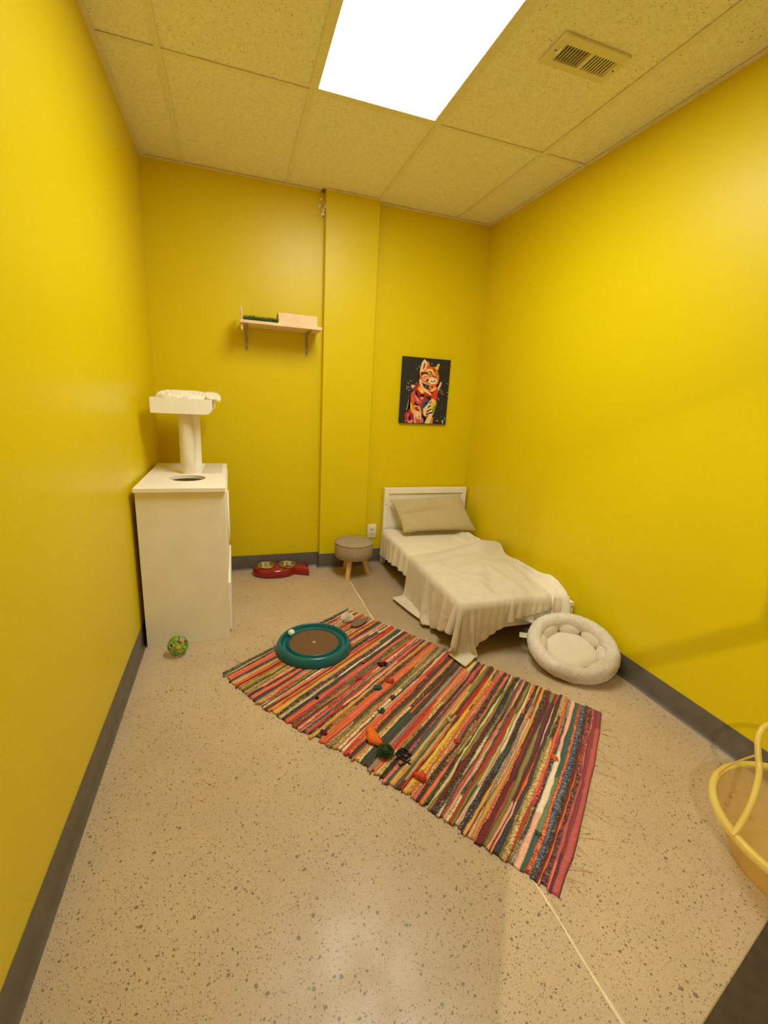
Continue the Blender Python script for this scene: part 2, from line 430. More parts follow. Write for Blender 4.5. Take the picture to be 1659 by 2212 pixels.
# ------------------------------------------------------------------ wall shelf
t = thing('wall_shelf', (.79, 0, 1.72), 'small plywood wall shelf on two metal brackets left of the pillar', 'shelf')
SZ = 1.748
def shelf_board():
    m = MB(); m.box(.535, 1.048, -.235, -.001, SZ-.018, SZ, .002); return m
shelf_board().build('board', M_PLY, t, smooth=False)
def bracket(x, p):
    m = MB()
    w = .0095
    m.box(x-w, x+w, -.0025, 0, 1.583, SZ-.018, .0008)                     # leg on the wall
    m.box(x-w, x+w, -.20, 0, SZ-.021, SZ-.018, .0008)                     # arm under the board
    br = [(-.0025, 1.645), (-.0025, 1.662), (-.115, SZ-.021), (-.135, SZ-.021)]
    m.add([(x-.003, y, z) for y, z in br]+[(x+.003, y, z) for y, z in br], [(0, 1, 2, 3), (7, 6, 5, 4), (0, 4, 5, 1), (1, 5, 6, 2), (2, 6, 7, 3), (3, 7, 4, 0)])
    b = m.build('bracket', M_STEEL, t, smooth=False)
    for z in (1.602, 1.645 if x > .8 else 1.655):
        MB().blob((x, -.003, z), (.0042, .0015, .0042), 10, 6).build('screw', M_SCREW, b)
bracket(.578, t); bracket(.982, t)
MB().box(.541, .552, -.215, -.09, SZ-.055, SZ+.075, .0015).build('end_panel', M_PLY, t, smooth=False)
t = thing('plywood_box', (.895, -.15, SZ), 'low plywood box panel standing on the right half of the wall shelf', 'wooden box')
MB().box(.770, 1.018, -.212, -.200, SZ, SZ+.066, .001).build('front_panel', M_PLY, t, smooth=False)
MB().box(.770, .782, -.1998, -.06, SZ, SZ+.066, .001).build('side_panel', M_PLYD, t, smooth=False)
MB().box(1.006, 1.018, -.1998, -.06, SZ, SZ+.066, .001).build('side_panel', M_PLYD, t, smooth=False)
MB().box(.7822, 1.0058, -.072, -.06, SZ, SZ+.066, .001).build('back_panel', M_PLYD, t, smooth=False)
# grass mat
mb = MB(); mb.box(.557, .766, -.232, -.05, SZ, SZ+.006, col=hexl(40, 58, 20))
for i in range(2600):
    x = random.uniform(.558, .765); y = -.231+.178*random.random()**1.5; h = random.uniform(.016, .034); a = random.uniform(0, 6.28)
    dx, dy = math.cos(a)*.0011, math.sin(a)*.0011; lx, ly = random.gauss(0, .008), random.gauss(-.001, .006)
    g = random.uniform(.6, 1.25); c = tuple(q*g for q in hexl(88, 116, 34))
    mb.add([(x-dx, y-dy, SZ+.005), (x+dx, y+dy, SZ+.005), (x+dx*.7+lx*.5, y+dy*.7+ly*.5, SZ+h*.65), (x+lx, y+ly, SZ+h)], [(0, 1, 2), (0, 2, 3)], c)
tag(mb.build('grass_mat', M_GRASS, smooth=False), 'strip of green artificial grass lying on the left half of the wall shelf', 'artificial grass')

# ------------------------------------------------------------------ cat painting
AX0, AX1, AZ0, AZ1 = 1.702, 2.101, 1.144, 1.6385
t = thing('cat_painting', ((AX0+AX1)/2, 0, AZ0), 'black canvas with a multicoloured cat portrait hung on the yellow back wall', 'painting')
MB().box(AX0, AX1, -.020, -.001, AZ0, AZ1, .0015).build('canvas', M_CANVAS, t, smooth=False)
src = [(322, 195), (1402, 285), (1265, 1740), (228, 1700)]; dst = [(AX0, AZ1), (AX1, AZ1), (AX1, AZ0), (AX0, AZ0)]
A = []; bb = []
for (x, y), (u, v) in zip(src, dst):
    A += [[x, y, 1, 0, 0, 0, -u*x, -u*y], [0, 0, 0, x, y, 1, -v*x, -v*y]]; bb += [u, v]
hh = np.linalg.solve(np.array(A, float), np.array(bb, float))
def art(x, y):
    d = hh[6]*x+hh[7]*y+1
    return ((hh[0]*x+hh[1]*y+hh[2])/d, (hh[3]*x+hh[4]*y+hh[5])/d)
mb = MB(); layer = [0]
def poly(col, *pts):
    layer[0] += 1; y = -.0202-.000025*layer[0]
    P = [art(*p) for p in pts]
    bm = bmesh.new(); vs = [bm.verts.new((x, y, z)) for x, z in P]; bm.faces.new(vs)
    bmesh.ops.triangulate(bm, faces=bm.faces); mb.bm(bm, None, lin(tuple(c/255 for c in col)))
def line(col, a, b, w=7):
    d = Vector((b[0]-a[0], b[1]-a[1])); n_ = Vector((-d.y, d.x)).normalized()*w
    poly(col, (a[0]-n_.x*.3, a[1]-n_.y*.3), (a[0]+n_.x*.3, a[1]+n_.y*.3), (b[0]+n_.x, b[1]+n_.y), (b[0]-n_.x, b[1]-n_.y))
def oval(col, x, y, rx, ry, n=14): poly(col, *[(x+rx*math.cos(k*6.283/n), y+ry*math.sin(k*6.283/n)) for k in range(n)])
CR = (246, 212, 164); OR = (238, 134, 40); RD = (200, 56, 40); PK = (214, 84, 96); DK = (44, 22, 30); YE = (246, 190, 50); PU = (96, 36, 66); MG = (160, 36, 60); SAL = (240, 150, 110)
poly(RD, (800,262),(850,300),(870,330),(930,420),(1010,440),(1050,440),(1095,385),(1135,365),(1143,385),(1110,540),(1125,600),(1135,670),(1120,740),(1100,830),(1070,880),(1085,920),(1110,985),(1090,1030),(1085,1120),(1070,1290),(1050,1330),(1020,1450),(990,1500),(960,1560),(915,1715),(560,1704),(400,1690),(345,1540),(365,1470),(430,1440),(480,1360),(470,1200),(490,1040),(560,950),(640,800),(690,660),(700,600),(695,530),(740,350))
poly((236, 190, 150), (1085,920),(1165,775),(1190,790),(1180,850),(1110,985))
poly(OR, (695,530),(760,470),(850,470),(900,430),(1010,440),(1050,440),(1100,560),(1125,620),(1130,680),(1100,830),(1000,850),(880,840),(760,780),(720,680),(695,620))
poly(CR, (800,262),(850,310),(870,350),(860,420),(830,500),(770,540),(700,570),(700,520),(740,350))
poly((150,70,76), (800,350),(830,375),(815,430),(790,490),(765,500),(778,420))
poly(OR, (850,310),(900,350),(930,420),(880,440),(862,400))
poly(YE, (1135,380),(1140,400),(1110,510),(1060,500),(1045,450),(1095,395))
poly((250,240,214), (1095,385),(1135,365),(1143,390),(1125,410))
poly((180,60,20), (880,445),(930,425),(945,445),(905,470)); poly((180,60,20), (960,450),(1010,455),(1035,500),(1000,490)); poly((120,40,30), (1010,500),(1040,490),(1060,540),(1040,560))
poly((250,226,186), (840,505),(960,490),(1000,560),(1060,640),(1040,660),(960,560),(850,550))
poly(DK, (830,590),(870,545),(930,530),(975,560),(970,605),(900,615))
oval((206,204,70), 915, 575, 44, 32); oval(DK, 935, 562, 15, 17); poly((96,140,50), (1000,560),(1020,570),(1050,610),(1030,610))
oval(DK, 1090, 605, 26, 22); oval((206,204,70), 1092, 602, 16, 14)
poly(CR, (730,640),(800,600),(880,640),(905,700),(850,760),(770,730)); poly(PK, (760,640),(860,650),(890,680),(800,665)); poly((200,70,50), (740,670),(850,700),(880,720),(780,705))
poly((80,30,30), (720,560),(800,560),(860,560),(830,600),(760,620),(735,660))
poly((246,230,190), (900,700),(1000,650),(1060,690),(1092,760),(1050,820),(960,835),(890,790))
poly((206,60,52), (960,630),(1030,630),(1085,690),(1050,700),(985,672)); poly((240,170,150), (1030,680),(1080,700),(1060,720))
poly(DK, (925,748),(1000,770),(1050,735),(1045,765),(1000,785),(950,775)); poly(DK, (830,745),(895,700),(880,750),(845,770))
poly(CR, (700,690),(760,770),(880,840),(960,850),(900,870),(780,820),(715,740))
poly((36,20,40), (755,800),(880,850),(1000,862),(960,940),(860,930),(785,880)); poly((110,90,150), (800,840),(870,870),(860,910),(810,880))
poly((240,140,70), (900,860),(1060,860),(1060,930),(960,960),(900,930)); poly(RD, (930,880),(1000,870),(990,910),(940,920))
poly((226,66,34), (1000,940),(1085,900),(1105,985),(1075,1120),(1060,1290),(1010,1180),(950,1100),(980,1050))
poly(CR, (670,700),(715,720),(775,900),(900,985),(985,945),(1060,900),(1070,930),(980,1000),(880,985),(960,1060),(950,1085),(780,990),(700,850))
poly(YE, (640,930),(700,870),(785,960),(790,1030),(740,1050),(690,1010)); poly((250,230,170), (700,930),(760,970),(760,1030),(715,1000))
poly(MG, (590,1000),(640,960),(700,1020),(780,1060),(700,1080),(690,1140),(620,1090))
poly(PK, (500,1030),(590,930),(600,1100),(680,1200),(740,1180),(700,1290),(560,1290),(490,1160)); poly((236,150,140), (580,1090),(610,1080),(680,1190),(700,1230),(640,1220))
poly(PU, (470,1050),(620,860),(690,660),(700,700),(650,830),(540,1000))
poly(DK, (690,1085),(790,1050),(800,1100),(720,1135)); poly(SAL, (700,1130),(760,1110),(780,1160),(720,1180)); poly(DK, (570,1200),(640,1280),(690,1290),(640,1310),(575,1290))
poly((30,24,36), (815,1110),(940,1105),(940,1190),(860,1170),(810,1180)); poly((190,190,90), (820,1130),(850,1140),(840,1165))
poly((40,84,140), (790,1215),(900,1185),(915,1230),(840,1350),(770,1372),(735,1310)); poly((20,40,70), (800,1260),(880,1230),(830,1330))
poly(CR, (760,1400),(960,1160),(1000,1160),(1065,1230),(1000,1480),(960,1560),(915,1715),(790,1708),(860,1560),(780,1540))
poly(YE, (985,1230),(1062,1205),(1050,1300),(950,1400)); poly((110,160,40), (1000,1330),(1062,1290),(1030,1430),(1010,1460),(960,1420))
for p in (((880,1275),(980,1205),(940,1262)), ((835,1440),(960,1365),(950,1398),(845,1470)), ((820,1495),(1000,1440),(985,1478),(830,1520)), ((880,1330),(960,1290),(930,1330),(870,1380))): poly(DK, *p)
poly(RD, (810,1560),(880,1500),(870,1560),(820,1600)); poly((240,150,60), (960,1540),(985,1600),(970,1715),(930,1712))
poly(YE, (475,1230),(530,1290),(560,1500),(520,1480),(480,1380)); poly((230,110,40), (500,1080),(550,1100),(550,1250),(510,1300),(490,1180))
poly((246,190,150), (555,1300),(690,1330),(725,1460),(730,1560),(722,1702),(570,1700),(550,1550)); poly(RD, (580,1340),(640,1330),(690,1440),(620,1420),(570,1400)); poly(PK, (580,1560),(640,1620),(700,1600),(720,1700),(600,1698))
poly((130,30,30), (600,1390),(680,1400),(690,1440),(640,1430)); poly(CR, (590,1470),(650,1450),(690,1520),(640,1560),(600,1540)); poly((236,110,70), (640,1560),(700,1530),(690,1580))
poly((60,110,40), (708,1310),(760,1345),(765,1490),(730,1420)); poly(DK, (722,1480),(780,1540),(800,1600),(792,1712),(740,1708),(732,1560)); poly((220,200,220), (735,1590),(760,1620),(765,1700),(750,1700))
poly(MG, (360,1480),(440,1440),(540,1520),(550,1660),(480,1708),(400,1690)); poly(PK, (380,1500),(430,1470),(480,1500),(440,1560),(430,1640),(395,1580)); poly(DK, (440,1560),(480,1540),(490,1620),(450,1640)); poly((244,150,130), (400,1620),(450,1660),(520,1620),(545,1660),(480,1705),(420,1690))
poly((236,180,170), (495,850),(560,840),(600,870),(530,940),(500,900))
WH = (226, 220, 206)
for a_, c_ in (((508,780),(475,742)), ((462,840),(422,790)), ((460,892),(388,880)), ((470,905),(385,930)), ((482,950),(428,972)), ((600,830),(625,795)), ((945,402),(975,365)), ((705,470),(680,418)), ((650,490),(622,484)), ((1120,972),(1182,950)), ((1130,1012),(1208,1000)), ((1165,1055),(1226,1056)), ((1080,1110),(1122,1190)), ((450,1150),(390,1412)), ((910,370),(880,320)), ((365,1610),(372,1690)), ((1110,985),(1180,780)), ((560,920),(490,860))):
    line(WH, a_, c_, 6)
for x, y, r in ((1075, 1648, 15), (1305, 820, 9), (1308, 1015, 9), (435, 1100, 7), (1300, 1095, 6), (1190, 1300, 6), (1180, 1365, 6), (1010, 1585, 7), (1165, 1555, 6), (515, 620, 5)): oval(WH, x, y, r, r, 8)
line(WH, (1165, 1665), (1218, 1640), 10); line(WH, (1215, 1645), (1198, 1725), 9); line(WH, (1180, 1670), (1205, 1690), 10); line(WH, (1246, 1565), (1244, 1625), 6)
mb.build('painted_cat', M_ART, t, smooth=False)

# ------------------------------------------------------------------ wall outlet
OXc, OZ0_, OZ1_ = 1.5285, .209, .327
t = thing('wall_outlet', (OXc, 0, OZ0_), 'white double power outlet low on the back wall between stool and bed', 'power outlet')
MB().box(OXc-.0375, OXc+.0375, -.006, 0, OZ0_, OZ1_, .0025).build('cover_plate', M_OUT, t)
for zc in (.249, .288):
    m = MB(); mm = Matrix.Translation((OXc, -.006, zc)) @ Matrix.Rotation(math.pi/2, 4, 'X')
    m.lathe([(.0165, -.001), (.0165, .0018), (.015, .0026)], 24, M=mm, cap0=True, cap1=True)
    r = m.build('socket', M_OUT, t)
    s = MB()
    s.box(OXc-.0085, OXc-.0055, -.0092, -.0084, zc-.001, zc+.009); s.box(OXc+.0055, OXc+.0085, -.0092, -.0084, zc-.001, zc+.009)
    s.lathe([(.0032, 0), (.0032, .0008)], 10, M=Matrix.Translation((OXc, -.0084, zc-.008)) @ Matrix.Rotation(math.pi/2, 4, 'X'), cap1=True)
    s.build('socket_slots', M_SCREW, r, smooth=False)
MB().blob((OXc, -.0062, .2685), (.003, .0012, .003), 10, 6).build('screw', M_STEEL, t)

# ------------------------------------------------------------------ cat tree cabinet
CX0, CX1, CY0, CY1, CH = .024, .430, -.998, -.215, .846
t = thing('cat_tree_cabinet', ((CX0+CX1)/2, (CY0+CY1)/2, 0), 'tall white cat furniture cabinet with scratching post and raised tray in the left corner', 'cat tree')
MB().box(CX0, CX1, CY0, CY0+.016, 0, CH-.018, .0012).build('front_panel', M_WHITE, t, smooth=False)
MB().box(CX0, CX1, CY1-.016, CY1, 0, CH-.018, .0012).build('back_panel', M_WHITE, t, smooth=False)
MB().box(CX0, CX0+.016, CY0+.0162, CY1-.0162, 0, CH-.018).build('side_panel', M_WHITE, t, smooth=False)
def plate_hole(x0, x1, y0, y1, z0, z1, hx, hy, rx, ry, M=None, n=48):
    """flat plate with an oval hole"""
    m = MB(); vs = []; fs = []
    def edge(a):
        c, s = math.cos(a), math.sin(a)
        k = 1e9
        if c > 1e-9: k = min(k, (x1-hx)/c)
        if c < -1e-9: k = min(k, (x0-hx)/c)
        if s > 1e-9: k = min(k, (y1-hy)/s)
        if s < -1e-9: k = min(k, (y0-hy)/s)
        return (hx+c*k, hy+s*k)
    angs = sorted([2*math.pi*i/n for i in range(n)]+[math.atan2(y-hy, x-hx) % (2*math.pi) for x in (x0, x1) for y in (y0, y1)])
    n = len(angs)
    for z in (z0, z1):
        for a in angs: vs.append((*edge(a), z))
        for a in angs: vs.append((hx+rx*math.cos(a), hy+ry*math.sin(a), z))
    for i in range(n):
        j = (i+1) % n
        fs += [(i, j, n+j, n+i), (2*n+i, 3*n+i, 3*n+j, 2*n+j), (i, 2*n+i, 2*n+j, j), (n+i, n+j, 3*n+j, 3*n+i)]
    m.add(vs, fs, None, M); return m
plate_hole(CX0-.004, CX1+.002, CY0-.022, CY1+.004, CH-.018, CH, .236, -.738, .091, .091).build('top_panel', M_WHITE, t, angle=30)
# right-hand side (seen edge-on): panel with an entry hole, and a lower step panel
RM = Matrix(((0, 0, 1, 0), (1, 0, 0, 0), (0, 1, 0, 0), (0, 0, 0, 1)))
plate_hole(CY0+.0162, CY1-.0162, .0, CH-.018, CX1-.016, CX1-.0005, -.62, .60, .12, .15, RM).build('side_panel', M_WHITE, t, angle=30)
m = plate_hole(CY0+.02, CY1-.02, .40, CH-.03, CX1, CX1+.006, -.62, .60, .115, .145, RM); m.build('door', M_WHITE, t, angle=30)
MB().box(CX1, CX1+.012, -.93, -.28, .02, .30, .001).build('step_panel', M_WHITE, t, smooth=False)
MB().tube([(CX1+.008, -.62+.118*math.cos(a), .60+.148*math.sin(a)) for a in np.linspace(0, 6.283, 40)[:-1]], .004, 8, closed=True).build('entry_rim', M_WHITE, t)
MB().box(.302, .408, -.585, -.262, CH, CH+.006, .002).build('scratch_pad', M_CREAMFAB, t)
# posts
PX, PY, PRr = .227, -.578, .0375
ring = []
for i in range(121):
    z = CH+i*(.335/120); ring.append((PRr+.0017*abs(math.sin(i*math.pi*.5/1.0)) if 0 else PRr+.0016*math.sin(i*math.pi/2.0)**2, z))
MB().lathe(ring, 40, M=Matrix.Translation((PX, PY, 0))).build('scratching_post', M_SISAL, t, angle=80)
MB().lathe([(.037, CH), (.037, 1.182)], 40, M=Matrix.Translation((.244, -.245, 0)), cap0=True, cap1=True).build('support_post', M_WHITE, t)
# tray
TZ0, TZ1 = 1.182, 1.2625
def tray_end(y0, y1):
    pts = [(.066, TZ1), (.066, TZ0)]
    cx, cz, r = .372-.036, TZ0+.036, .036
    pts += [(cx+r*math.sin(a), cz-r*math.cos(a)) for a in np.linspace(0, math.pi/2, 9)]
    pts += [(.372, TZ1-.004), (.369, TZ1)]
    m = MB(); n = len(pts)
    m.add([(x, y0, z) for x, z in pts]+[(x, y1, z) for x, z in pts], [tuple(range(n)), tuple(range(n, 2*n))[::-1]]+[(i, n+i, n+(i+1) % n, (i+1) % n) for i in range(n)])
    return m
tray_end(-.665, -.651).build('tray_end', M_WHITE, t, angle=30)
tray_end(-.175, -.161).build('tray_end', M_WHITE, t, angle=30)
MB().box(.067, .335, -.6508, -.1752, TZ0+.0005, TZ0+.014).build('tray_floor', M_WHITE, t, smooth=False)
MB().box(.066, .080, -.6508, -.1752, TZ0+.0145, TZ1).build('tray_side', M_WHITE, t, smooth=False)
MB().box(.352, .366, -.6508, -.1752, TZ0+.036, TZ1-.03).build('tray_side', M_WHITE, t, smooth=False)

def fur(mb, pts, nrm, ln, w, col=None, droop=.3):
    for p, n_ in zip(pts, nrm):
        n_ = Vector(n_); p = Vector(p)
        d = (n_+Vector((random.gauss(0, .45), random.gauss(0, .45), random.gauss(0, .35)))).normalized()
        s = d.orthogonal().normalized()*w; l = ln*random.uniform(.6, 1.3)
        e = p+d*l-Vector((0, 0, droop*l*random.random()))
        mid = p+d*l*.55
        mb.add([p-s, p+s, mid+s*.7, mid-s*.7, e], [(0, 1, 2, 3), (3, 2, 4)], col)
def surf_samples(mb, count):
    V = np.array(mb.v); fs = mb.f; tri = []
    for f in fs:
        for k in range(1, len(f)-1): tri.append((f[0], f[k], f[k+1]))
    tri = np.array(tri); a, b, c = V[tri[:, 0]], V[tri[:, 1]], V[tri[:, 2]]
    nn = np.cross(b-a, c-a); ar = np.linalg.norm(nn, axis=1); cen = V.mean(0)
    idx = rng.choice(len(tri), count, p=ar/ar.sum()); r1, r2 = rng.random(count), rng.random(count)
    fl = r1+r2 > 1; r1[fl] = 1-r1[fl]; r2[fl] = 1-r2[fl]
    p = a[idx]+(b-a)[idx]*r1[:, None]+(c-a)[idx]*r2[:, None]; n_ = nn[idx]/np.maximum(ar[idx], 1e-12)[:, None]
    return p, n_
# fluffy cushion in the tray
mb = MB()
mb.blob((.216, -.413, 1.246), (.131, .230, .045), 40, 16, noise=.02, exp=.5)
mb.blob((.362, -.413, 1.268), (.036, .222, .022), 30, 14, noise=.03, exp=.7)
p, n_ = surf_samples(mb, 9000)
n_ = np.where((n_*(p-np.array([.23, -.413, 1.24]))).sum(1, keepdims=True) < 0, -n_, n_)
k = (p[:, 2] > 1.25) & (n_[:, 2] > -.3) & ((np.abs(p[:, 1]+.413) < .205) | (p[:, 2] > 1.263)); fur(mb, p[k], n_[k], .016, .0012)
def cl(x, y, z):
    if z < 1.265: y = min(max(y, -.6495), -.1765)
    if z < 1.236: x = min(x, .350)
    if z < 1.266: x = max(x, .082)
    return (max(x, .003), y, z)
mb.v = [cl(*q) for q in mb.v]
tag(mb.build('fluffy_cushion', M_FLUFF, angle=180), 'shaggy white fur cushion lying in the raised tray of the cat tree', 'cushion')

# ------------------------------------------------------------------ wicker style toy ball
bx, by, br_ = .182, -1.098, .051
t = thing('lattice_ball', (bx, by, 0), 'green open lattice cat ball with a yellow core on the floor by the cabinet', 'toy ball')
mb = MB(); cz = br_
for i in range(9):
    q = Matrix.Rotation(i*2.4+.3, 4, 'Z') @ Matrix.Rotation(.5+i*.72, 4, 'X') @ Matrix.Rotation(i*.9, 4, 'Y')
    off = random.uniform(-.014, .014); rr = math.sqrt((br_-.004)**2-off**2)
    mb.tube([Vector((bx, by, cz))+(q @ Vector((rr*math.cos(a), rr*math.sin(a), off))) for a in np.linspace(0, 6.283, 41)[:-1]], .0025, 8, closed=True)
mb.build('lattice', M_GREEN, t)
MB().blob((bx, by-.004, cz-.008), .019, 20, 12).build('core_ball', M_YEL, t)
for d in ((-.028, -.01, .008), (.012, -.012, .022), (.034, .006, .012)):
    MB().blob((bx+d[0], by+d[1], cz+d[2]), (.007, .007, .009), 12, 8).build('bead', M_PINKR, t)

# ------------------------------------------------------------------ fish feeder with two bowls
fc = Vector((.765, -.118, 0)); fr = math.radians(-3)
FM = Matrix.Translation(fc) @ Matrix.Rotation(fr, 4, 'Z')
bowls = [(-.082, .012), (.074, .012)]
def fish_outline(n=96):
    up = []
    xs_ = np.linspace(-.178, .228, n)
    for x in xs_:
        e = max(0, 1-((x+.022)/.157)**2); body = .103*e**.5
        u = (x-.105)/.123
        tail = .034+.050*max(0, u)**1.3 if x > .085 else 0
        if x > .205: tail *= 1-.0*((x-.205)/.023)
        up.append((x, max(body, tail if x > .10 else 0, .002)))
    return up
prof = fish_outline()
mb = MB(); FH = .062
lay = [(.90, 0), (.975, .008), (1.0, .022), (.995, .036), (.96, .048), (.90, .057), (.82, FH), (.4, FH+.0006), (0, FH+.0006)]
vs = []; fs = []
loop = [(x, w) for x, w in prof]+[(.224, .074), (.208, .045), (.186, .018), (.182, .0), (.186, -.018), (.208, -.045), (.224, -.074)]+[(x, -w) for x, w in prof[::-1]]
m_ = len(loop)
for s_, z in lay:
    for x, y in loop:
        k = 1-(1-s_)*.45 if s_ > .6 else 1-(1-.82)*.45
        tz = max(0, (x-.09)/.13)
        vs.append(((x+.0)*k if x < .1 else x-(1-s_)*.03*(s_ > .6), y*s_, z*(1-.10*tz) if z > .03 else z))
for i in range(len(lay)-1):
    for k in range(m_):
        l = (k+1) % m_
        fs.append((i*m_+k, i*m_+l, (i+1)*m_+l, (i+1)*m_+k))
fs.append(tuple(range(m_))[::-1])
mb.add(vs, fs, None, FM)
def carve(o, cutters):
    cs = []
    for c in cutters:
        co_ = c.build('cutter', M_DARK); cs.append(co_)
        m = o.modifiers.new('cut', 'BOOLEAN'); m.operation = 'DIFFERENCE'; m.object = co_; m.solver = 'EXACT'
    bpy.context.view_layer.update()
    me = bpy.data.meshes.new_from_object(o.evaluated_get(bpy.context.evaluated_depsgraph_get()))
    o.modifiers.clear(); o.data = me
    for c in cs: bpy.data.objects.remove(c)
t = thing('fish_feeder', (fc.x, fc.y, 0), 'glossy red fish shaped pet feeder stand on the floor at the back wall', 'feeder')
fb = mb.build('fish_body', M_RED, t, angle=60)
carve(fb, [MB().lathe([(.0615, .016), (.0615, .09)], 48, M=Matrix.Translation(FM @ Vector((u_, v_, 0))), cap0=True, cap1=True) for u_, v_ in bowls])
for i, (u, v) in enumerate(bowls):
    p = FM @ Vector((u, v, 0))
    lab = ('empty shiny steel bowl in the red fish feeder, farther from its tail', 'steel bowl holding brown kibble in the red fish feeder, nearest its tail')[i]
    bt = MB().lathe([(.0, FH-.036), (.036, FH-.036), (.046, FH-.033), (.0525, FH-.022), (.057, FH-.002), (.0595, FH+.004), (.064, FH+.006), (.0675, FH+.0045), (.0675, FH+.002), (.0605, FH+.0018), (.058, FH-.004), (.0535, FH-.024), (.047, FH-.036), (.036, FH-.0385), (0, FH-.0385)], 48, M=Matrix.Translation((p.x, p.y, .001))).build('food_bowl', M_BOWL, None)
    tag(bt, lab, 'bowl', 'steel bowls in the fish feeder')
    if i == 1:
        k = MB()
        for j in range(190):
            a = random.uniform(0, 6.28); r = .040*math.sqrt(random.random())
            k.blob((p.x+.006+r*math.cos(a), p.y-.002+r*math.sin(a), FH-.029+random.uniform(0, .010)), (.0042, .0042, .003), 7, 5)
        o = k.build('kibble', M_KIB); tag(o, 'brown dry kibble lying in the steel bowl nearest the fish tail', 'cat food', kind='stuff')

# ------------------------------------------------------------------ footstool
sx_, sy_ = 1.318, -.240
t = thing('footstool', (sx_, sy_, 0), 'small round taupe fabric footstool with splayed wooden legs by the pillar', 'stool')
R_ = .143
pr = [(0, .150), (.10, .150), (R_-.008, .152), (R_, .160), (R_+.001, .20), (R_, .252), (R_-.004, .262), (R_-.012, .268), (.10, .272), (0, .273)]
MB().lathe(pr, 56, M=Matrix.Translation((sx_, sy_, 0))).build('seat', M_STOOLF, t, angle=50)
MB().tube([(sx_+(R_-.002)*math.cos(a), sy_+(R_-.002)*math.sin(a), .2645) for a in np.linspace(0, 6.283, 57)[:-1]], .0028, 6, closed=True).build('piping', M_STOOLF, t)
for (fx, fy) in ((1.252, -.335), (1.436, -.262), (1.285, -.118)):
    tp = Vector((sx_+(fx-sx_)*.62, sy_+(fy-sy_)*.62, .152)); bt = Vector((fx, fy, 0))
    m = MB(); m.tube([bt, bt+(tp-bt)*.03, tp], [.0165, .0185, .0205], 20); v0 = [list(v) for v in m.v]
    for v in v0[:20]: v[2] = 0
    m.v = [tuple(v) for v in v0]
    m.build('leg', M_BEECH, t)

# ------------------------------------------------------------------ bed
BX0, BX1, BY0, BY1 = 1.606, 2.334, -.022, -1.432
t = thing('bed', ((BX0+BX1)/2, -.7, 0), 'small white wooden bed with panelled headboard in the right back corner', 'bed')
for x in (BX0, BX1-.036): MB().box(x, x+.036, -.056, BY0, 0, .634, .002).build('headboard_post', M_WHITE2, t, smooth=False)
MB().box(BX0+.0362, BX1-.0362, -.056, BY0, .588, .634, .002).build('headboard_rail', M_WHITE2, t, smooth=False)
MB().box(BX0+.0362, BX1-.0362, -.044, -.032, .18, .5878).build('headboard_panel', M_WHITE2, t, smooth=False)
for x in (BX0+.002, BX1-.022): MB().box(x, x+.020, -1.396, -.0562, .155, .25, .002).build('side_rail', M_WHITE2, t, smooth=False)
MB().box(BX0+.0362, BX1-.0362, BY1, BY1+.020, .128, .245, .002).build('foot_rail', M_WHITE2, t, smooth=False)
for x in (BX0, BX1-.036):
    fp = MB().box(x, x+.036, BY1, BY1+.036, 0, .235, .002).build('foot_post', M_WHITE2, t, smooth=False)
    for z in (.165, .205): MB().lathe([(.0045, 0), (.0045, .0006)], 12, M=Matrix.Translation((x+.024, BY1-.0002, z)) @ Matrix.Rotation(math.pi/2, 4, 'X'), cap1=True).build('bolt_hole', M_SCREW, fp)
MB().box(BX0+.0222, BX0+.055, -.74, -.66, 0, .175, .0015).build('centre_leg', M_WHITE2, t, smooth=False)
MB().box(BX0+.0225, BX1-.0225, -1.39, -.058, .176, .188).build('slat_base', M_WHITE2, t, smooth=False)
for x in (BX0+.018, BX1-.018):
    for z in (.50,): MB().lathe([(.004, 0), (.004, .0006)], 12, M=Matrix.Translation((x, -.0562, z)) @ Matrix.Rotation(math.pi/2, 4, 'X'), cap1=True).build('bolt_hole', M_SCREW, t)
mt = MB().box(BX0+.026, BX1-.026, -1.388, -.062, .1885, .281, .03, 4).build('mattress', M_SHEET)
tag(mt, 'thin white mattress on the small white bed under the sheet', 'mattress')

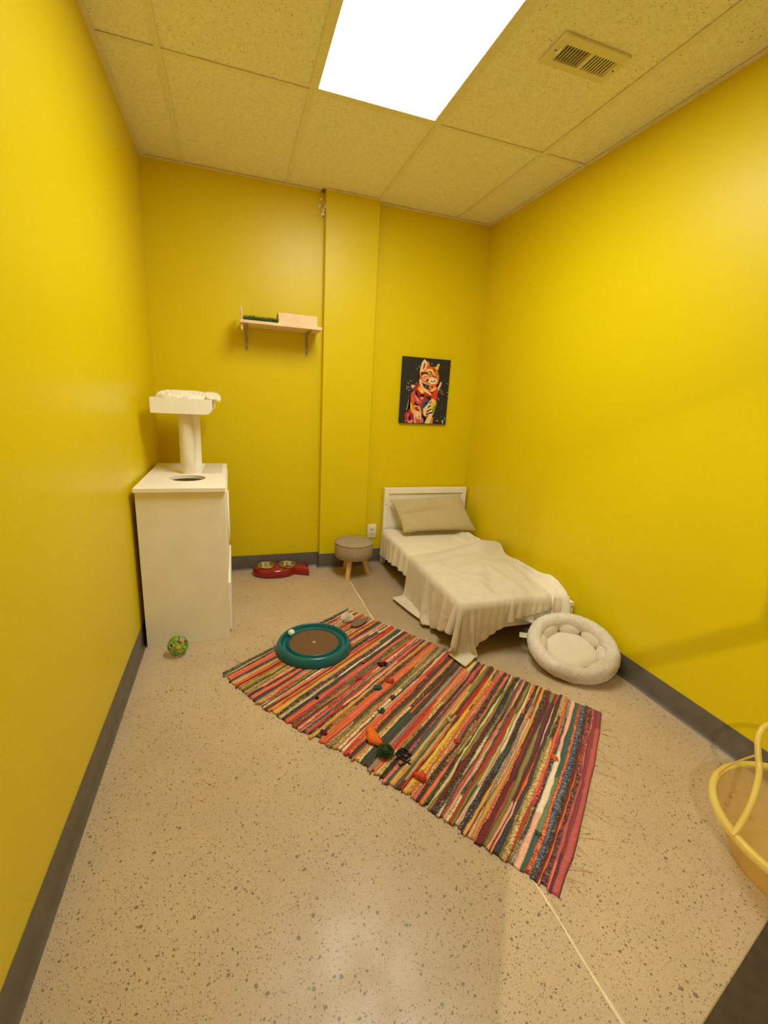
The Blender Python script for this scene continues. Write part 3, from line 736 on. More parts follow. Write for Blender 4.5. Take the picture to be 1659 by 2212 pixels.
def drape(P, cb, steps=240, iters=12, wallx=2.342, zfloor=.006, rnd=.03, fric=.35, comp=1.0, seed=0, heady=-.062, ymin=None, tfr=.9, bumpf=None, cu=1.0, cv=1.0):
    """simple position-based cloth dropped over a rounded box cb=(x0,x1,y0,y1,ztop)"""
    n, m = P.shape[:2]
    R0 = P.copy(); X = P.copy(); V = np.zeros_like(X)
    g = np.random.default_rng(seed)
    CU = np.ones((n, m))*cu; CV = np.ones((n, m))*cv
    def rest(a, b): return np.linalg.norm(R0[a]-R0[b], axis=-1)
    S = slice
    cons = []
    def addc(a, b, k): cons.append((a, b, rest(a, b)*comp, k))
    for o in (0, 1):
        I = (n-o)//2*2
        addc((S(o, o+I-0 if o+I <= n else n, 2), S(None)), (S(o+1, o+I, 2), S(None)), 1.0) if False else None
    ii = np.arange(n); jj = np.arange(m)
    def mk(i0, j0, di, dj, k):
        A = np.ix_(i0, j0); B = np.ix_(i0+di, j0+dj)
        L = rest(A, B)*comp; sc = np.sqrt(((CU[A]*di)**2+(CV[A]*dj)**2)/(di*di+dj*dj)); cons.append((A, B, L*sc, k))
    for o in (0, 1):
        mk(ii[o:n-1:2], jj, 1, 0, 1.0); mk(ii, jj[o:m-1:2], 0, 1, 1.0)
        mk(ii[o:n-1:2], jj[:m-1], 1, 1, .5)
        A = np.ix_(ii[o:n-1:2], jj[1:]); B = np.ix_(ii[o:n-1:2]+1, jj[1:]-1); cons.append((A, B, rest(A, B)*comp*np.sqrt((CU[A]**2+CV[A]**2)/2), .5))
    for o in (0, 1, 2, 3):
        if o < n-2: mk(np.array([i for i in ii[:n-2] if i % 4 == o]), jj, 2, 0, .12)
        if o < m-2: mk(ii, np.array([j for j in jj[:m-2] if j % 4 == o]), 0, 2, .12)
    x0, x1, y0, y1, zt = cb
    c = np.array([(x0+x1)/2, (y0+y1)/2, zt/2-.25]); h = np.array([(x1-x0)/2, (y1-y0)/2, zt/2+.25])-rnd
    dt = .012
    for s in range(steps):
        V[..., 2] -= 9.8*dt; V *= .985
        Xp = X.copy(); X = X+V*dt
        con = np.zeros((n, m), bool)
        for it in range(iters):
            for A, B, L0, k in cons:
                d = X[B]-X[A]; l = np.linalg.norm(d, axis=-1)+1e-9
                cor = (d*((l-L0)/l*.5*k)[..., None]); X[A] += cor; X[B] -= cor
            q = np.abs(X-c)-h
            qm = np.maximum(q, 0); dl = np.linalg.norm(qm, axis=-1)
            inn = q.max(-1) < 0
            dist = np.where(inn, q.max(-1), dl)-rnd
            hit = dist < 0
            sg = np.sign(X-c)
            ax = np.argmax(q, -1)
            ndir = np.where(inn[..., None], np.eye(3)[ax]*sg, qm/(dl[..., None]+1e-9)*sg)
            X = np.where(hit[..., None], X-ndir*dist[..., None], X)
            con |= hit
            top = hit & (X[..., 2] > cb[4]-.03)
            X[..., :2] = np.where(top[..., None], X[..., :2]*(1-tfr)+Xp[..., :2]*tfr, X[..., :2])
            if bumpf is not None:
                ins = (X[..., 0] > x0+.01) & (X[..., 1] > y0+.01)
                zb = zt+bumpf(X[..., 0], X[..., 1]); hb = ins & (X[..., 2] < zb) & (X[..., 2] > zt-.10)
                X[..., 2] = np.where(hb, zb, X[..., 2]); hit = hit | hb; con |= hb
            fl = X[..., 2] < zfloor; X[..., 2] = np.maximum(X[..., 2], zfloor); con |= fl
            X[..., 0] = np.minimum(X[..., 0], wallx); X[..., 1] = np.minimum(X[..., 1], heady)
            if ymin is not None: pass
        V = (X-Xp)/dt
        V[con] *= (1-fric)
        sp = np.linalg.norm(V, axis=-1, keepdims=True); V *= np.minimum(1, 2.0/(sp+1e-9))
    return X
def quad_grid(c00, c10, c01, c11, n, m):
    a = np.linspace(0, 1, n)[:, None, None]; b = np.linspace(0, 1, m)[None, :, None]
    c00, c10, c01, c11 = map(np.array, (c00, c10, c01, c11))
    return (1-a)*(1-b)*c00+a*(1-b)*c10+(1-a)*b*c01+a*b*c11
# sheet: hangs a little on the left, farther down towards the middle, bunched over the foot
TOP = .292
def gs(x, y, cx, cy, sx, sy, a, th=0):
    c, s_ = math.cos(th), math.sin(th); u = ((x-cx)*c+(y-cy)*s_)/sx; v = (-(x-cx)*s_+(y-cy)*c)/sy
    return a*np.exp(-u*u-v*v)
def ed(x, y):
    return np.clip((x-1.60)/.07, 0, 1)*np.clip((y+1.435)/.07, 0, 1)
def bump_sheet(x, y):
    return ed(x, y)*(gs(x, y, 2.28, -1.32, .07, .08, .062)+gs(x, y, 2.30, -1.08, .05, .16, .03)+gs(x, y, 1.64, -.10, .04, .05, .02))
def bump_throw(x, y):
    b = gs(x, y, 2.14, -.72, .20, .075, .060, .35)+gs(x, y, 1.92, -.74, .40, .040, .022, .36)+gs(x, y, 1.80, -.90, .22, .045, .024, .3)+gs(x, y, 2.02, -1.04, .20, .12, .034)+gs(x, y, 1.84, -1.18, .05, .20, .028, -.5)
    b = b+gs(x, y, 2.20, -1.15, .025, .17, .03, -.12)+gs(x, y, 1.98, -1.28, .022, .14, .024, .1)+gs(x, y, 1.72, -1.05, .022, .16, .022, .5)+gs(x, y, 2.10, -1.25, .02, .12, .02, -.2)+gs(x, y, 1.76, -1.28, .02, .14, .02, .35)
    return bump_sheet(x, y)+ed(x, y)*(b+.004*np.sin(x*26+y*11)*np.sin(y*19-x*7))
P = quad_grid((1.435, -.07, .42), (2.42, -.07, .42), (1.53, -1.41, .42), (2.44, -1.66, .42), 56, 84)
P[..., 2] += .012*np.sin(P[..., 0]*31+P[..., 1]*9)*np.cos(P[..., 1]*23)+rng.normal(0, .002, P.shape[:2])
Sx = drape(P, (BX0-.012, BX1+.2, BY1-.012, .2, TOP), 150, 10, comp=1.01, seed=1, bumpf=bump_sheet, cv=1+.11*np.clip((1.60-P[..., 0])/.12, 0, 1)*np.clip((P[..., 1]+1.0)/.15, 0, 1), cu=1+.22*np.clip((-1.40-P[..., 1])/.08, 0, 1))
# throw blanket: skewed over the lower half, down to the floor at the near left corner
P = quad_grid((1.27, -.84, .47), (2.33, -.54, .50), (1.535, -1.735, .45), (2.10, -1.515, .45), 84, 84)
u = np.linspace(0, 1, 84)[:, None]; v = np.linspace(0, 1, 84)[None, :]
P[..., 1] += .055*np.sin(np.pi*np.clip(u*1.0, 0, 1))**1.2*v**3
P0 = P.copy()
P[..., 2] += .02*np.sin(u*9+v*4)*np.cos(v*8-u*3)+rng.normal(0, .002, P.shape[:2])
Tx = drape(P, (BX0-.036, BX1+.2, BY1-.036, .2, TOP+.016), 230, 12, comp=1.025, seed=2, cv=1+.34*np.clip((1.60-P0[..., 0])/.22, 0, 1), cu=1+.20*np.clip((-1.42-P0[..., 1])/.10, 0, 1), zfloor=.020, fric=.5, bumpf=bump_throw)
from mathutils.bvhtree import BVHTree
def tuck(S_, T_, gap):
    """press the sheet under the throw wherever the two would touch"""
    n, m = T_.shape[:2]
    vs = [Vector(p) for p in T_.reshape(-1, 3)]
    fs = [(i*m+j, i*m+j+1, (i+1)*m+j+1, (i+1)*m+j) for i in range(n-1) for j in range(m-1)]
    bt = BVHTree.FromPolygons(vs, fs); c = Vector((2.02, -.70, .10))
    for i in range(S_.shape[0]):
        for j in range(S_.shape[1]):
            p = Vector(S_[i, j]); l, nn, _, d = bt.find_nearest(p, .09)
            if l is None: continue
            if nn.dot(l-c) < 0: nn = -nn
            sd = (p-l).dot(nn)
            if sd > -gap and abs(sd) > d*.5-.006: S_[i, j] = p-nn*(sd+gap)
    return S_
for _ in range(6): Sx = tuck(Sx, Tx, .016)
Sx[..., 2] -= np.where(Sx[..., 2] > .26, gs(Sx[..., 0], Sx[..., 1], 1.655, -1.352, .03, .03, .009), 0)
o = MB().grid(Sx).build('bed_sheet', M_SHEET, angle=180); mod_solid(o, .003, 0); mod_sub(o, 1)
tag(o, 'smooth cream bed sheet covering the mattress and hanging down its left side', 'bed sheet')
o = MB().grid(Tx).build('throw_blanket', M_CREAMFAB, angle=180); nz_ = sum(p.normal.z for p in o.data.polygons); mod_solid(o, .010, .7 if nz_ > 0 else -.7); mod_sub(o, 1)
tag(o, 'rumpled cream throw blanket draped over the lower bed and trailing on the floor', 'blanket')

# pillow
def pillow():
    n, m = 44, 30
    BL = Vector((1.692, -.275, .325)); BR = Vector((2.318, -.305, .325)); TL = Vector((1.634, -.078, .540)); TR = Vector((2.262, -.085, .572))
    nrm = (BR-BL).cross(TL-BL).normalized()
    if nrm.y > 0: nrm = -nrm
    mb = MB(); vs = []; fs = []
    for side in (1, -1):
        for i in range(n+1):
            for j in range(m+1):
                a, b = i/n, j/m; u, v = 2*a-1, 2*b-1
                pin = 1-.05*(1-v*v)*abs(u)**3-.0; pv = 1-.07*(1-u*u)*abs(v)**3
                uu, vv = u*pin, v*pv
                A, B = (uu+1)/2, (vv+1)/2
                p = BL*(1-A)*(1-B)+BR*A*(1-B)+TL*(1-A)*B+TR*A*B
                th = .036*((1-u**4)**.5)*((1-v**4)**.55)
                if side > 0:
                    th += .010*math.exp(-((v+.15+.25*u)/.18)**2)*(1-u*u)*.0
                    th -= .016*math.exp(-((v-.12+.18*max(0, -u-.1))/.10)**2)*max(0, .9-max(0, u+.2)*.8)*(1-u**4)
                    th += .003*math.sin(u*9+v*4)*(1-u*u)*(1-v*v)
                    th += .006*math.sin(v*17+u*3)*max(0, abs(u)-.7)*3*(1-u**8)+.004*math.exp(-((u+.55-.3*v)/.05)**2)*(1-v*v)-.004*math.exp(-((u+.7+.2*v)/.04)**2)*(1-v*v)
                vs.append(p+nrm*th*side+nrm*.012)
    s = (n+1)*(m+1)
    for k in (0, 1):
        for i in range(n):
            for j in range(m):
                q = (k*s+i*(m+1)+j, k*s+(i+1)*(m+1)+j, k*s+(i+1)*(m+1)+j+1, k*s+i*(m+1)+j+1)
                fs.append(q if k == 0 else q[::-1])
    mb.add(vs, fs); return mb
o = pillow().build('pillow', M_PILLOW, angle=180, weld=True); mod_sub(o, 1)
tag(o, 'flat olive beige pillow leaning against the white headboard', 'pillow')

# ------------------------------------------------------------------ pet bed (tilted)
nz = Vector((-.30, -.40, .86)).normalized()
e1 = Vector((.66, -.75, 0)); e1 = (e1-nz*e1.dot(nz)).normalized(); e2 = nz.cross(e1)
pc = Vector((2.118, -1.69, .125))
PM = Matrix.Translation(pc) @ Matrix((e1, e2, nz)).transposed().to_4x4()
t = thing('pet_bed', (pc.x, pc.y, 0), 'round cream sherpa pet bed tilted against the wall at the foot of the bed', 'pet bed')
def torus(R1, R2, r, rz, n=72, m=20, nz_=0, off=0):
    vs = []; fs = []
    for i in range(n):
        a = 2*math.pi*i/n
        for k in range(m):
            b = 2*math.pi*k/m; d = 1+random.uniform(-nz_, nz_)
            vs.append(((R1+r*math.cos(b)*d)*math.cos(a), (R2+r*math.cos(b)*d)*math.sin(a), off+rz*math.sin(b)*d))
    for i in range(n):
        for k in range(m):
            fs.append((i*m+k, ((i+1) % n)*m+k, ((i+1) % n)*m+(k+1) % m, i*m+(k+1) % m))
    return vs, fs
vs, fs = torus(.190, .155, .038, .046, nz_=.05)
MB().add(vs, fs, None, PM).build('bolster', M_SHERPA, t, angle=180)
MB().lathe([(.0, -.062), (.150, -.062), (.190, -.052), (.203, -.03)], 56, M=PM, sx=1.02, sy=.85).build('base', M_GREY, t)
MB().lathe([(.0, -.022), (.07, -.024), (.11, -.03), (.145, -.05)], 56, M=PM, sx=1.05, sy=.92).build('seat_cushion', M_SHERPA, t, angle=180)
mb = MB()
mb.blob((0, 0, -.032), (.130, .104, .024), 40, 14, M=PM, noise=.010)
mb.build('centre_pad', M_CREAMFAB, t, angle=180)
for k in range(8):
    a = 2*math.pi*(k+.3)/8
    Lm = PM @ Matrix.Translation((.147*math.cos(a), .116*math.sin(a), -.014)) @ Matrix.Rotation(a+math.pi/2, 4, 'Z') @ Matrix.Rotation(math.radians(38), 4, 'X')
    MB().blob((0, 0, 0), (.058, .019, .034), 22, 12, M=Lm, noise=.012, exp=.85).build('side_pad', M_CREAMFAB, t, angle=180)
p = PM @ Vector((-.225, -.015, -.03))
MB().box(-.035, .012, -.016, .016, -.0006, .0006, M=PM @ Matrix.Translation((-.232, -.01, -.03)) @ Matrix.Rotation(.25, 4, 'Z')).build('tag', M_TAG, t, smooth=False)

# ------------------------------------------------------------------ rag rug
RA, RB, RC, RD_ = Vector((.415, -1.312)), Vector((1.138, -.802)), Vector((2.014, -2.024)), Vector((1.303, -2.612))
def rug_xy(s, q):
    p = (RA*(1-q)+RB*q)*(1-s)+(RD_*(1-q)+RC*q)*s
    nl = Vector((-.826, -.563))
    bow = .046*math.exp(-((s-.20)/.26)**2)*(1-q)-.0*q
    d = Vector((.563, -.826))
    return p+nl*bow+d*(.016*4*q*(1-q)*max(0, s*2-1))
NAMED = dict(dgrey=(88,86,78), black=(52,46,42), pink=(224,112,98), orange=(222,104,52), cream=(228,206,160), olive=(140,128,70), maroon=(110,36,44), gold=(220,166,82), salmon=(232,112,84), navy=(48,52,78), teal=(40,92,92), red=(192,52,46), plum=(84,46,66), tan=(204,170,110), white=(238,218,188), green=(52,104,62), grey=(150,140,124), yellow=(232,186,60), brown=(112,78,62), peach=(232,176,150), rose=(184,84,88), mauve=(138,58,74), char=(62,56,52), purple=(90,50,82), lime=(150,168,66), sage=(104,136,106), wine=(96,28,44), blue=(72,92,124), rust=(176,74,40))
# (colour, width weight, alternate, pattern) from the far end to the near end
ROWS = [('dgrey',1.1,'char','p'),('char',1,'dgrey','p'),('cream',.4,'olive',''),('char',1.0,'black','p'),('salmon',.8,'rose',''),('pink',.7,'peach',''),('char',.8,'dgrey','p'),('tan',.5,'cream',''),('orange',1,'rust',''),('salmon',.9,'red',''),('lime',.5,'olive',''),('black',.9,'char','p'),('olive',.7,'tan','p'),('cream',.6,'white',''),('black',.5,'plum',''),('orange',1.2,'salmon',''),('plum',.7,'black',''),('salmon',.7,'pink',''),('tan',.5,'lime','p'),('olive',.7,'cream','p'),('navy',1.0,'white','p'),('maroon',.8,'red',''),('orange',.7,'gold',''),('red',.6,'salmon',''),('gold',1.4,'yellow',''),('black',1.0,'plum','p'),('white',.4,'black',''),('char',1.1,'plum',''),('salmon',.8,'pink',''),('teal',1.0,'green','p'),('lime',.5,'green',''),('red',.8,'salmon',''),('rust',.5,'orange','p'),('teal',.8,'dgrey','p'),('pink',.7,'red',''),('plum',.7,'black','p'),('gold',.9,'tan',''),('char',1.0,'olive','p'),('salmon',1.2,'orange',''),('orange',.7,'rust',''),('olive',.7,'green','p'),('tan',.7,'gold','p'),('sage',.5,'cream','p'),('white',.6,'cream',''),('red',.8,'orange',''),('maroon',.7,'red','p'),('green',.7,'teal',''),('gold',.5,'tan','p'),('black',1.0,'char',''),('char',.8,'black',''),('grey',.8,'white',''),('red',.9,'salmon',''),('orange',.5,'gold',''),('tan',.8,'olive','p'),('black',.5,'plum',''),('pink',.9,'rose','p'),('purple',.4,'pink',''),('gold',.8,'tan',''),('sage',.8,'dgrey',''),('red',.5,'salmon',''),('yellow',1.0,'gold',''),('orange',.6,'peach',''),('pink',.8,'rose',''),('olive',.7,'black','p'),('green',.5,'lime','p'),('tan',.8,'cream',''),('maroon',.6,'black',''),('navy',1.0,'black','p'),('dgrey',.5,'navy',''),('peach',.6,'tan',''),('red',1.1,'maroon',''),('green',.3,'cream',''),('white',.6,'cream',''),('orange',.6,'navy','p'),('purple',.5,'navy','p'),('grey',.5,'brown','p'),('gold',.9,'tan',''),('wine',1.0,'maroon',''),('brown',.9,'olive',''),('maroon',.5,'red',''),('black',1.0,'navy',''),('tan',.9,'black','p'),('red',.7,'salmon',''),('navy',.7,'grey','p'),('peach',1.3,'white',''),('teal',.9,'sage',''),('orange',.8,'rust','p'),('blue',1.2,'navy','p'),('black',.7,'navy','p'),('maroon',.5,'plum',''),('orange',.3,'peach',''),('plum',.7,'mauve','p'),('pink',.6,'rose',''),('mauve',.9,'plum',''),('rose',1.4,'mauve','')]
thin = ['tan', 'cream', 'gold', 'salmon', 'maroon', 'black', 'peach', 'teal', 'orange', 'char', 'pink', 'red', 'rose', 'salmon', 'plum', 'olive']
R2 = []
for i, r in enumerate(ROWS):
    R2.append(r)
    if 3 < i < 84 and rng.random() < .85: R2.append((thin[rng.integers(len(thin))], .50, thin[rng.integers(len(thin))], 'p' if rng.random() < .3 else ''))
ROWS = R2
wts = np.array([r[1] for r in ROWS])*rng.uniform(.85, 1.15, len(ROWS)); bnd = np.concatenate([[0], np.cumsum(wts)/wts.sum()])
NQ = 421; NR = len(ROWS)
qs = np.linspace(0, 1, NQ)
def smooth_noise(n_, knots, amp, g=rng):
    return np.interp(np.linspace(0, 1, n_), np.linspace(0, 1, knots), g.normal(0, amp, knots))
wob = [np.zeros(NQ)]+[smooth_noise(NQ, 7, .0021)+smooth_noise(NQ, 30, .0009) for _ in range(NR-1)]+[smooth_noise(NQ, 14, .0014)]
V = []; C = []; Fc = []
linc = {k: np.array(hexl(*v))*.88+np.array(hexl(150, 122, 84))*.12 for k, v in NAMED.items()}
sub = [0.0, .22, .5, .78]
rows_per = len(sub); allrows = []
for k in range(NR):
    name, w, alt, pat = ROWS[k]
    b0 = bnd[k]+wob[k]; b1 = bnd[k+1]+wob[k+1]
    e0 = rng.normal(0, .006); e1_ = rng.normal(0, .006)
    c1 = linc[name]; c2 = linc[alt]; rc = rng.choice([.18, .35, .6, .75])
    seg = np.clip(smooth_noise(NQ, rng.integers(3, 7), 1.3)*1.4+.15, 0, 1); seg = (seg > .75).astype(float)
    seg = np.convolve(seg, np.ones(5)/5, 'same')
    if pat == 'p':
        pn = np.array([rng.random(NQ) for _ in sub]); pn = (pn+np.roll(pn, 1, 1))/2
    for si, sb in enumerate(sub):
        s_ = b0*(1-sb)+b1*sb
        for j in range(NQ):
            q = qs[j]
            qq = q+(e0*(1-q)**8 - e1_*q**8)
            p = rug_xy(s_[j], qq)
            rib = 1 if j % 4 == 3 else 0
            hgt = .0098*math.sin(math.pi*(sb*.92+.04))**.22*(1-.03*rib)+.001
            if j in (0, NQ-1): hgt *= .35
            if sb == 0: hgt = .0076
            V.append((p.x, p.y, .001+hgt*.9))
            c = c1*(1-seg[j])+c2*seg[j]
            if pat == 'p':
                r = pn[si][j]
                c = c*(1.45 if r > .62 else (.45 if r < .36 else 1)); 
                if r > .74: c = .5*c+.5*linc['cream']*.7
            dk = c.mean() < .035
            c = c*1.2*((1-rc*rib*(.4 if sb == .5 else 1)) if not dk else (.9+1.6*rib*(rng.random() < .6)))*(.74 if sb == 0 else 1)*(.84+.32*rng.random())  # valleys between strips darkened in the colour, as shade
            C.append(tuple(np.clip(c, 0, 1)))
# close last edge
for j in range(NQ):
    p = rug_xy(bnd[-1]+wob[-1][j], qs[j]); V.append((p.x, p.y, .003)); C.append(tuple(linc['mauve']*.6))
nr = NR*rows_per+1
for i in range(nr-1):
    for j in range(NQ-1):
        Fc.append((i*NQ+j, i*NQ+j+1, (i+1)*NQ+j+1, (i+1)*NQ+j))
# skirt to the floor
ring_ = [j for j in range(NQ)]+[i*NQ+NQ-1 for i in range(1, nr)]+[(nr-1)*NQ+j for j in range(NQ-2, -1, -1)]+[i*NQ for i in range(nr-2, 0, -1)]
o0 = len(V)
for r in ring_: V.append((V[r][0], V[r][1], .0002)); C.append(tuple(x*.6 for x in C[r]))
for a in range(len(ring_)):
    b = (a+1) % len(ring_); Fc.append((ring_[a], ring_[b], o0+b, o0+a))
rt = thing('rag_rug', (1.22, -1.69, 0), 'multicoloured striped rag rug lying diagonally on the concrete floor', 'rug')
mb = MB(); mb.v = V; mb.f = Fc; mb.c = C
mb.build('woven_body', M_RUG, rt, angle=75)
# loose warp threads at both short ends
for end in (0, 1):
    for i in range(34 if end else 16):
        mb = MB()
        q = random.uniform(.02, .98); p = rug_xy(end, q); d = Vector((.563, -.826)) if end else Vector((-.563, .826))
        d = d+Vector((random.gauss(0, .35), random.gauss(0, .35))); l = random.uniform(.02, .075) if end else random.uniform(.015, .05)
        sd = Vector((-d.y, d.x))*random.gauss(0, .25)
        path = [Vector((p.x, p.y, .004))]+[Vector((p.x+d.x*l*a+sd.x*l*a*a, p.y+d.y*l*a+sd.y*l*a*a, .0015)) for a in (.3, .6, .8, 1)]
        mb.tube(path, .0008, 5); mb.build('fringe_thread', M_GREY if not end else M_PLYD, rt)
# knots of the rag strips
def knot(x, y, r, col, k=8):
    m = plain('knot_cotton', hexl(*col), .95, var=.15, sc=120)
    mb = MB()
    for i in range(k):
        a = random.uniform(0, 6.28); q = random.uniform(.1, .75)*r; L_ = Matrix.Translation((x+math.cos(a)*q, y+math.sin(a)*q, .012+random.uniform(0, .004))) @ Matrix.Rotation(random.uniform(0, 3.1), 4, 'Z') @ Matrix.Rotation(random.uniform(-.7, .7), 4, 'X')
        mb.blob((0, 0, 0), (r*random.uniform(.5, .8), r*random.uniform(.14, .26), r*random.uniform(.3, .5)), 12, 8, noise=.18, M=L_)
    mb.build('knot', m, rt, angle=180)
for x, y, r, c in ((1.016, -1.532, .018, (196, 62, 84)), (1.164, -1.449, .024, (60, 26, 44)), (1.16, -1.59, .024, (206, 74, 44)), (1.082, -1.618, .02, (40, 96, 84)), (1.133, -1.709, .018, (70, 74, 44)), (1.051, -1.779, .016, (58, 84, 60)), (.789, -1.84, .017, (120, 22, 52)), (1.314, -1.907, .016, (206, 170, 110)), (1.075, -1.405, .012, (206, 60, 44)), (1.29, -2.02, .012, (206, 70, 60)), (.80, -1.62, .011, (40, 36, 34)), (1.62, -2.20, .013, (222, 110, 50)), (1.36, -2.44, .012, (70, 84, 76))): knot(x, y, r, c)

# ------------------------------------------------------------------ toys on the rug
def scrap(pts, name, mat, thick=.0022):
    """folded felt scrap: pts = list of rows of (x,y,z)"""
    o = MB().grid(np.array(pts, float)).build(name, mat, angle=180); mod_solid(o, thick, 0); mod_sub(o, 2); return o
zr = .0145
def dmap(X, Y): return (.966+.0004*(X-590)-.00015*(Y-800), -1.911-.00065*(Y-800))
def felt(outline, hub, zc, ze, mat, extra=()):
    m = MB()
    def fan(pts, hb, zc, ze):
        hx, hy = dmap(*hb); P_ = [dmap(*p) for p in pts]; n = len(P_)
        vs = [(hx, hy, zr+zc)]+[((hx+x)/2, (hy+y)/2, zr+zc*.75+ze[i % len(ze)]*.4) for i, (x, y) in enumerate(P_)]+[(x, y, zr+ze[i % len(ze)]) for i, (x, y) in enumerate(P_)]
        fs = [(0, 1+i, 1+(i+1) % n) for i in range(n)]+[(1+i, 1+n+i, 1+n+(i+1) % n, 1+(i+1) % n) for i in range(n)]
        m.add(vs, fs)
    fan(outline, hub, zc, ze)
    for ex in extra: fan(*ex)
    o = m.build('felt_scrap', mat, angle=25); mod_solid(o, .0018, 0); return o
o = felt([(540,735),(575,722),(615,735),(655,790),(690,840),(706,882),(650,886),(620,872),(560,848),(538,825),(545,780)], (600, 800), .020, (.012, .016, .006, .004, .003, .001, .002, .003, .006, .008, .014), M_ORF)
tag(o, 'bright orange folded felt scrap on the striped rug beside the green pompom', 'cloth scrap')
o = felt([(940,1122),(990,1140),(1040,1118),(1068,1160),(1052,1194),(1020,1192),(985,1168),(948,1150)], (1015, 1155), .015, (.006, .010, .004, .002, .001, .002, .003, .004), M_REDF)
tag(o, 'small red orange felt scrap on the rug beside the black mesh bundle', 'cloth scrap')
mb = MB(); pcx, pcy = .992, -2.008
mb.blob((pcx, pcy, zr+.014), (.020, .020, .013), 18, 10)
for i in range(900):
    th = math.acos(random.uniform(-.15, 1)); a = random.uniform(0, 6.28)
    d = Vector((math.sin(th)*math.cos(a), math.sin(th)*math.sin(a), math.cos(th)*.65)); c0 = Vector((pcx, pcy, zr+.010)); s = d.orthogonal().normalized()*.0009
    e = c0+d*random.uniform(.028, .036); mb.add([c0+d*.012-s, c0+d*.012+s, e+s, e-s], [(0, 1, 2, 3)])
tag(mb.build('pompom', M_GRF, angle=180), 'dark green yarn pompom lying on the striped rug next to the orange felt', 'pompom')
mb = MB(); rx, ry = 1.052, -2.058
for i in range(11):
    a0 = random.uniform(0, 6.28); r0 = random.uniform(.012, .034); ph = random.uniform(0, 6.28); cx, cy = rx+random.gauss(0, .010), ry+random.gauss(0, .010)
    P_ = np.array([[(cx+(r0+.0)*math.cos(a0+k*.42), cy+r0*.8*math.sin(a0+k*.42), zr+.004+.010*(1+math.sin(ph+k*.8))+w_) for w_ in (0, .008)] for k in range(9)])
    mb.grid(P_)
o = mb.build('mesh_bundle', M_BLK, angle=180); mod_solid(o, .0012, 0)
tag(o, 'tangled bundle of black mesh ribbon on the rug between pompom and red scrap', 'cat toy')
# fluffy toy with grey body
t = thing('plush_mouse', (1.12, -.972, .012), 'white fluffy cat toy with a flat grey body at the far end of the rug', 'cat toy')
mb = MB(); mb.blob((1.098, -.960, .032), (.026, .026, .017), 20, 12); p, n_ = surf_samples(mb, 2600)
c0 = np.array([1.098, -.960, .03]); n_ = np.where((n_*(p-c0)).sum(1, keepdims=True) < 0, -n_, n_); fur(mb, p, n_, .014, .0009)
mb.v = [(x, y, max(z, .013)) for x, y, z in mb.v]
mb.build('fluff', M_FLUFF, t, angle=180)
mb = MB(); MM = Matrix.Translation((1.158, -1.018, .024)) @ Matrix.Rotation(.62, 4, 'Z'); mb.blob((0, 0, 0), (.066, .030, .012), 26, 12, M=MM, noise=.05)
mb.build('body', M_GREY, t, angle=180)
mb = MB(); mb.tube([(1.09, -.945, .026), (1.085, -.925, .020), (1.11, -.895, .016), (1.135, -.875, .015)], .0022, 6); mb.tube([(1.07, -.965, .02), (1.045, -.985, .016), (1.01, -1.01, .015)], .0024, 6)
mb.build('string', M_FLUFF, t)

# ------------------------------------------------------------------ teal ball-track scratcher
tx, ty = .856, -1.208
t = thing('track_scratcher', (tx, ty, .012), 'round teal plastic ball track with brown cardboard scratch pad on the rug', 'cat toy')
z0 = .0125
pr = [(.132, z0+.002), (.132, z0+.034), (.135, z0+.0365), (.138, z0+.035), (.140, z0+.026), (.146, z0+.018), (.155, z0+.0155), (.164, z0+.018), (.170, z0+.027), (.172, z0+.042), (.1755, z0+.046), (.181, z0+.045), (.189, z0+.036), (.196, z0+.022), (.200, z0+.008), (.200, z0), (.192, z0)]
MB().lathe(pr, 96, M=Matrix.Translation((tx, ty, 0))).build('track_ring', M_TEAL, t, angle=60)
MB().lathe([(0, z0+.030), (.010, z0+.030), (.124, z0+.0305), (.130, z0+.029), (.130, z0+.001)], 72, M=Matrix.Translation((tx, ty, 0)), cap1=True).build('scratch_pad', M_CARD, t, angle=40)
MB().lathe([(.0035, z0+.0305), (.0075, z0+.0315), (.0085, z0+.0305)], 20, M=Matrix.Translation((tx, ty, 0))).build('centre_ring', M_TAG, t)
a = math.radians(133)
o = MB().blob((tx+.155*math.cos(a), ty+.155*math.sin(a), z0+.0155+.0195), .0190, 26, 16).build('ping_pong_ball', M_BALLW)
tag(o, 'white plastic ball sitting in the channel of the teal track toy', 'ball')

# ------------------------------------------------------------------ yellow tub and door mat
t = thing('see_through_tub', (2.045, -2.78, 0), 'see-through yellow tub with looped handle, partly standing in for a glass reflection', 'tub')
bc = (2.045, -2.77); rc = (2.030, -2.79)  # see-through tub body, partly standing in for a reflection in glass
vs = []; fs = []; seg = 72
pf = [(0, .004, .0), (.150, .003, 0), (.166, .012, .04), (.178, .03, .12), (.215, .10, .55), (.236, .15, .8), (.248, .186, 1.0)]
for r, z, k in pf:
    cx = bc[0]*(1-k)+rc[0]*k; cy = bc[1]*(1-k)+rc[1]*k
    for i in range(seg):
        a = 2*math.pi*i/seg; vs.append((cx+r*math.cos(a), cy+r*math.sin(a), z))
for i in range(len(pf)-1):
    for k in range(seg):
        l = (k+1) % seg; fs.append((i*seg+k, i*seg+l, (i+1)*seg+l, (i+1)*seg+k))
MB().add(vs, fs).build('body', M_TUB, t, angle=60)
MB().lathe([(.246, .180), (.244, .188), (.250, .196), (.262, .197), (.268, .190), (.266, .176)], 72, M=Matrix.Translation((rc[0], rc[1], 0))).build('rim', M_TUBR, t, angle=60)
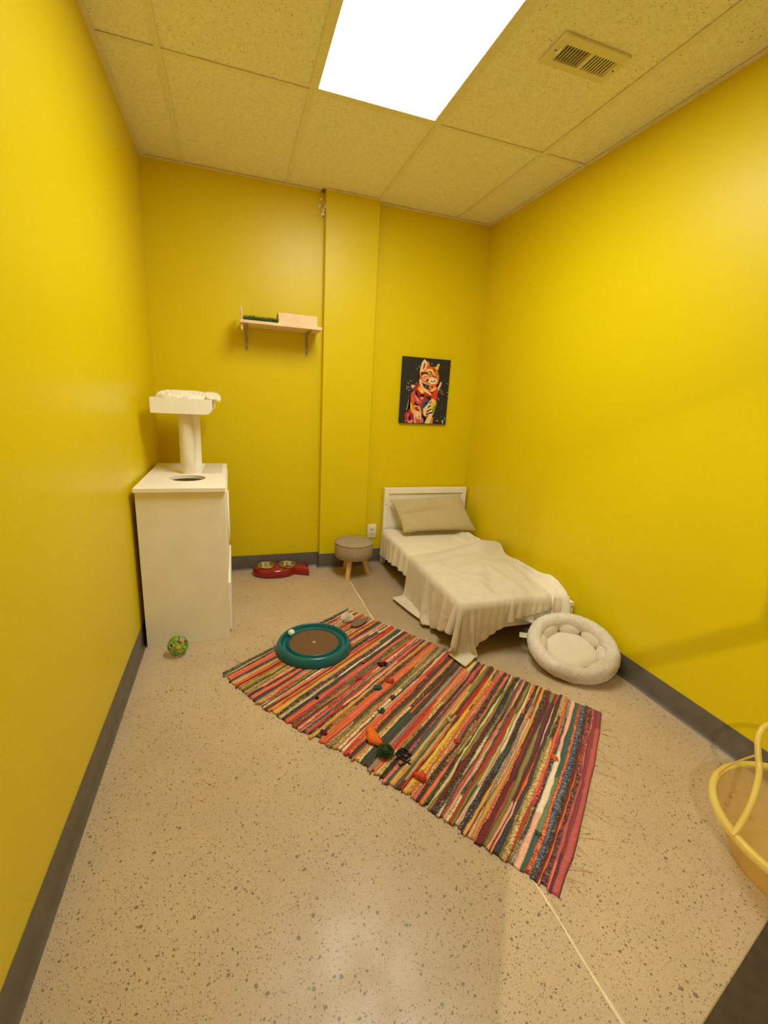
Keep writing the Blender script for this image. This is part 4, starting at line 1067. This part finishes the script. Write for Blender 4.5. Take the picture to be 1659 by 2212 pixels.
hp = [(1.775, -2.713, .190), (1.80, -2.712, .215), (1.845, -2.70, .258), (1.885, -2.682, .295), (1.915, -2.662, .328), (1.930, -2.64, .365), (1.948, -2.622, .40), (1.985, -2.615, .425), (2.06, -2.63, .43), (2.15, -2.68, .40), (2.22, -2.75, .33), (2.265, -2.83, .25), (2.282, -2.87, .192)]
def cr(P, n=6):
    P = [Vector(p) for p in P]; out = []
    for i in range(len(P)-1):
        a, b, c, d = P[max(i-1, 0)], P[i], P[i+1], P[min(i+2, len(P)-1)]
        for k in range(n):
            u = k/n; out.append(.5*((2*b)+(c-a)*u+(2*a-5*b+4*c-d)*u*u+(3*b-a-3*c+d)*u**3))
    return out+[P[-1]]
mb = MB(); mb.tube(cr(hp), .0085, 12); mb.build('handle', M_TUBR, t)
MB().tube(cr([(1.927, -2.645, .362), (1.925, -2.61, .31), (1.935, -2.575, .25), (1.945, -2.553, .195)]), .0028, 8).build('strap', M_TUBR, t)

mdir = Vector((.379, .100)).normalized(); mn = Vector((mdir.y, -mdir.x))
p0 = Vector((1.838, -2.817)); p1 = p0-mdir*.62
mt_ = [p0, p1, p1+mn*.42, p0+mn*.42]
o = MB().prism([tuple(p) for p in mt_], .0005, .008).build('door_mat', M_MAT, smooth=False)
tag(o, 'dark brown flat floor mat at the lower right corner beside the tub', 'mat')

# ------------------------------------------------------------------ lights, world, camera
def area(name, loc, size, power, col, rot=(0, 0, 0), sy=None):
    l = bpy.data.lights.new(name, 'AREA'); l.energy = power; l.color = col; l.size = size
    if sy: l.shape = 'RECTANGLE'; l.size_y = sy
    o = bpy.data.objects.new(name, l); COL.objects.link(o); o.location = loc; o.rotation_euler = rot; return o
hl = bpy.data.lights.new('hall_lamp', 'SPOT'); hl.energy = 165; hl.color = (1, .93, .8); hl.spot_size = math.radians(42); hl.spot_blend = .6; hl.shadow_soft_size = .012
ho = bpy.data.objects.new('hall_lamp', hl); COL.objects.link(ho); ho.location = (-.3, -4.5, 2.52)
ho.rotation_euler = (Vector((2.3, -2.35, .1))-ho.location).to_track_quat('-Z', 'Y').to_euler()
w = bpy.data.worlds.new('World'); SC.world = w; w.use_nodes = True
w.node_tree.nodes['Background'].inputs[0].default_value = (.9, .82, .68, 1); w.node_tree.nodes['Background'].inputs[1].default_value = .25

yaw, pitch, roll = -.3329, -.24951, -.05638
f_px = 958.12
Rz = Matrix.Rotation(yaw, 3, 'Z'); Rx = Matrix.Rotation(pitch, 3, 'X')
Ry = Matrix(((math.cos(roll), 0, math.sin(roll)), (0, 1, 0), (-math.sin(roll), 0, math.cos(roll))))
R = Rz @ Rx @ Ry
right, fwd, up = R.col[0], R.col[1], R.col[2]
cam = bpy.data.cameras.new('camera'); co = bpy.data.objects.new('camera', cam); COL.objects.link(co)
M4 = Matrix((right, up, -fwd)).transposed().to_4x4(); M4.translation = Vector((.47917, -3.31922, 1.31935))
co.matrix_world = M4
cam.sensor_fit = 'HORIZONTAL'; cam.sensor_width = 36; cam.lens = 36*f_px/1659; cam.clip_start = .02
SC.camera = co
SC.view_settings.view_transform = 'Standard'; SC.view_settings.look = 'None'; SC.view_settings.exposure = 0
SC.cycles.max_bounces = 12; SC.cycles.diffuse_bounces = 8
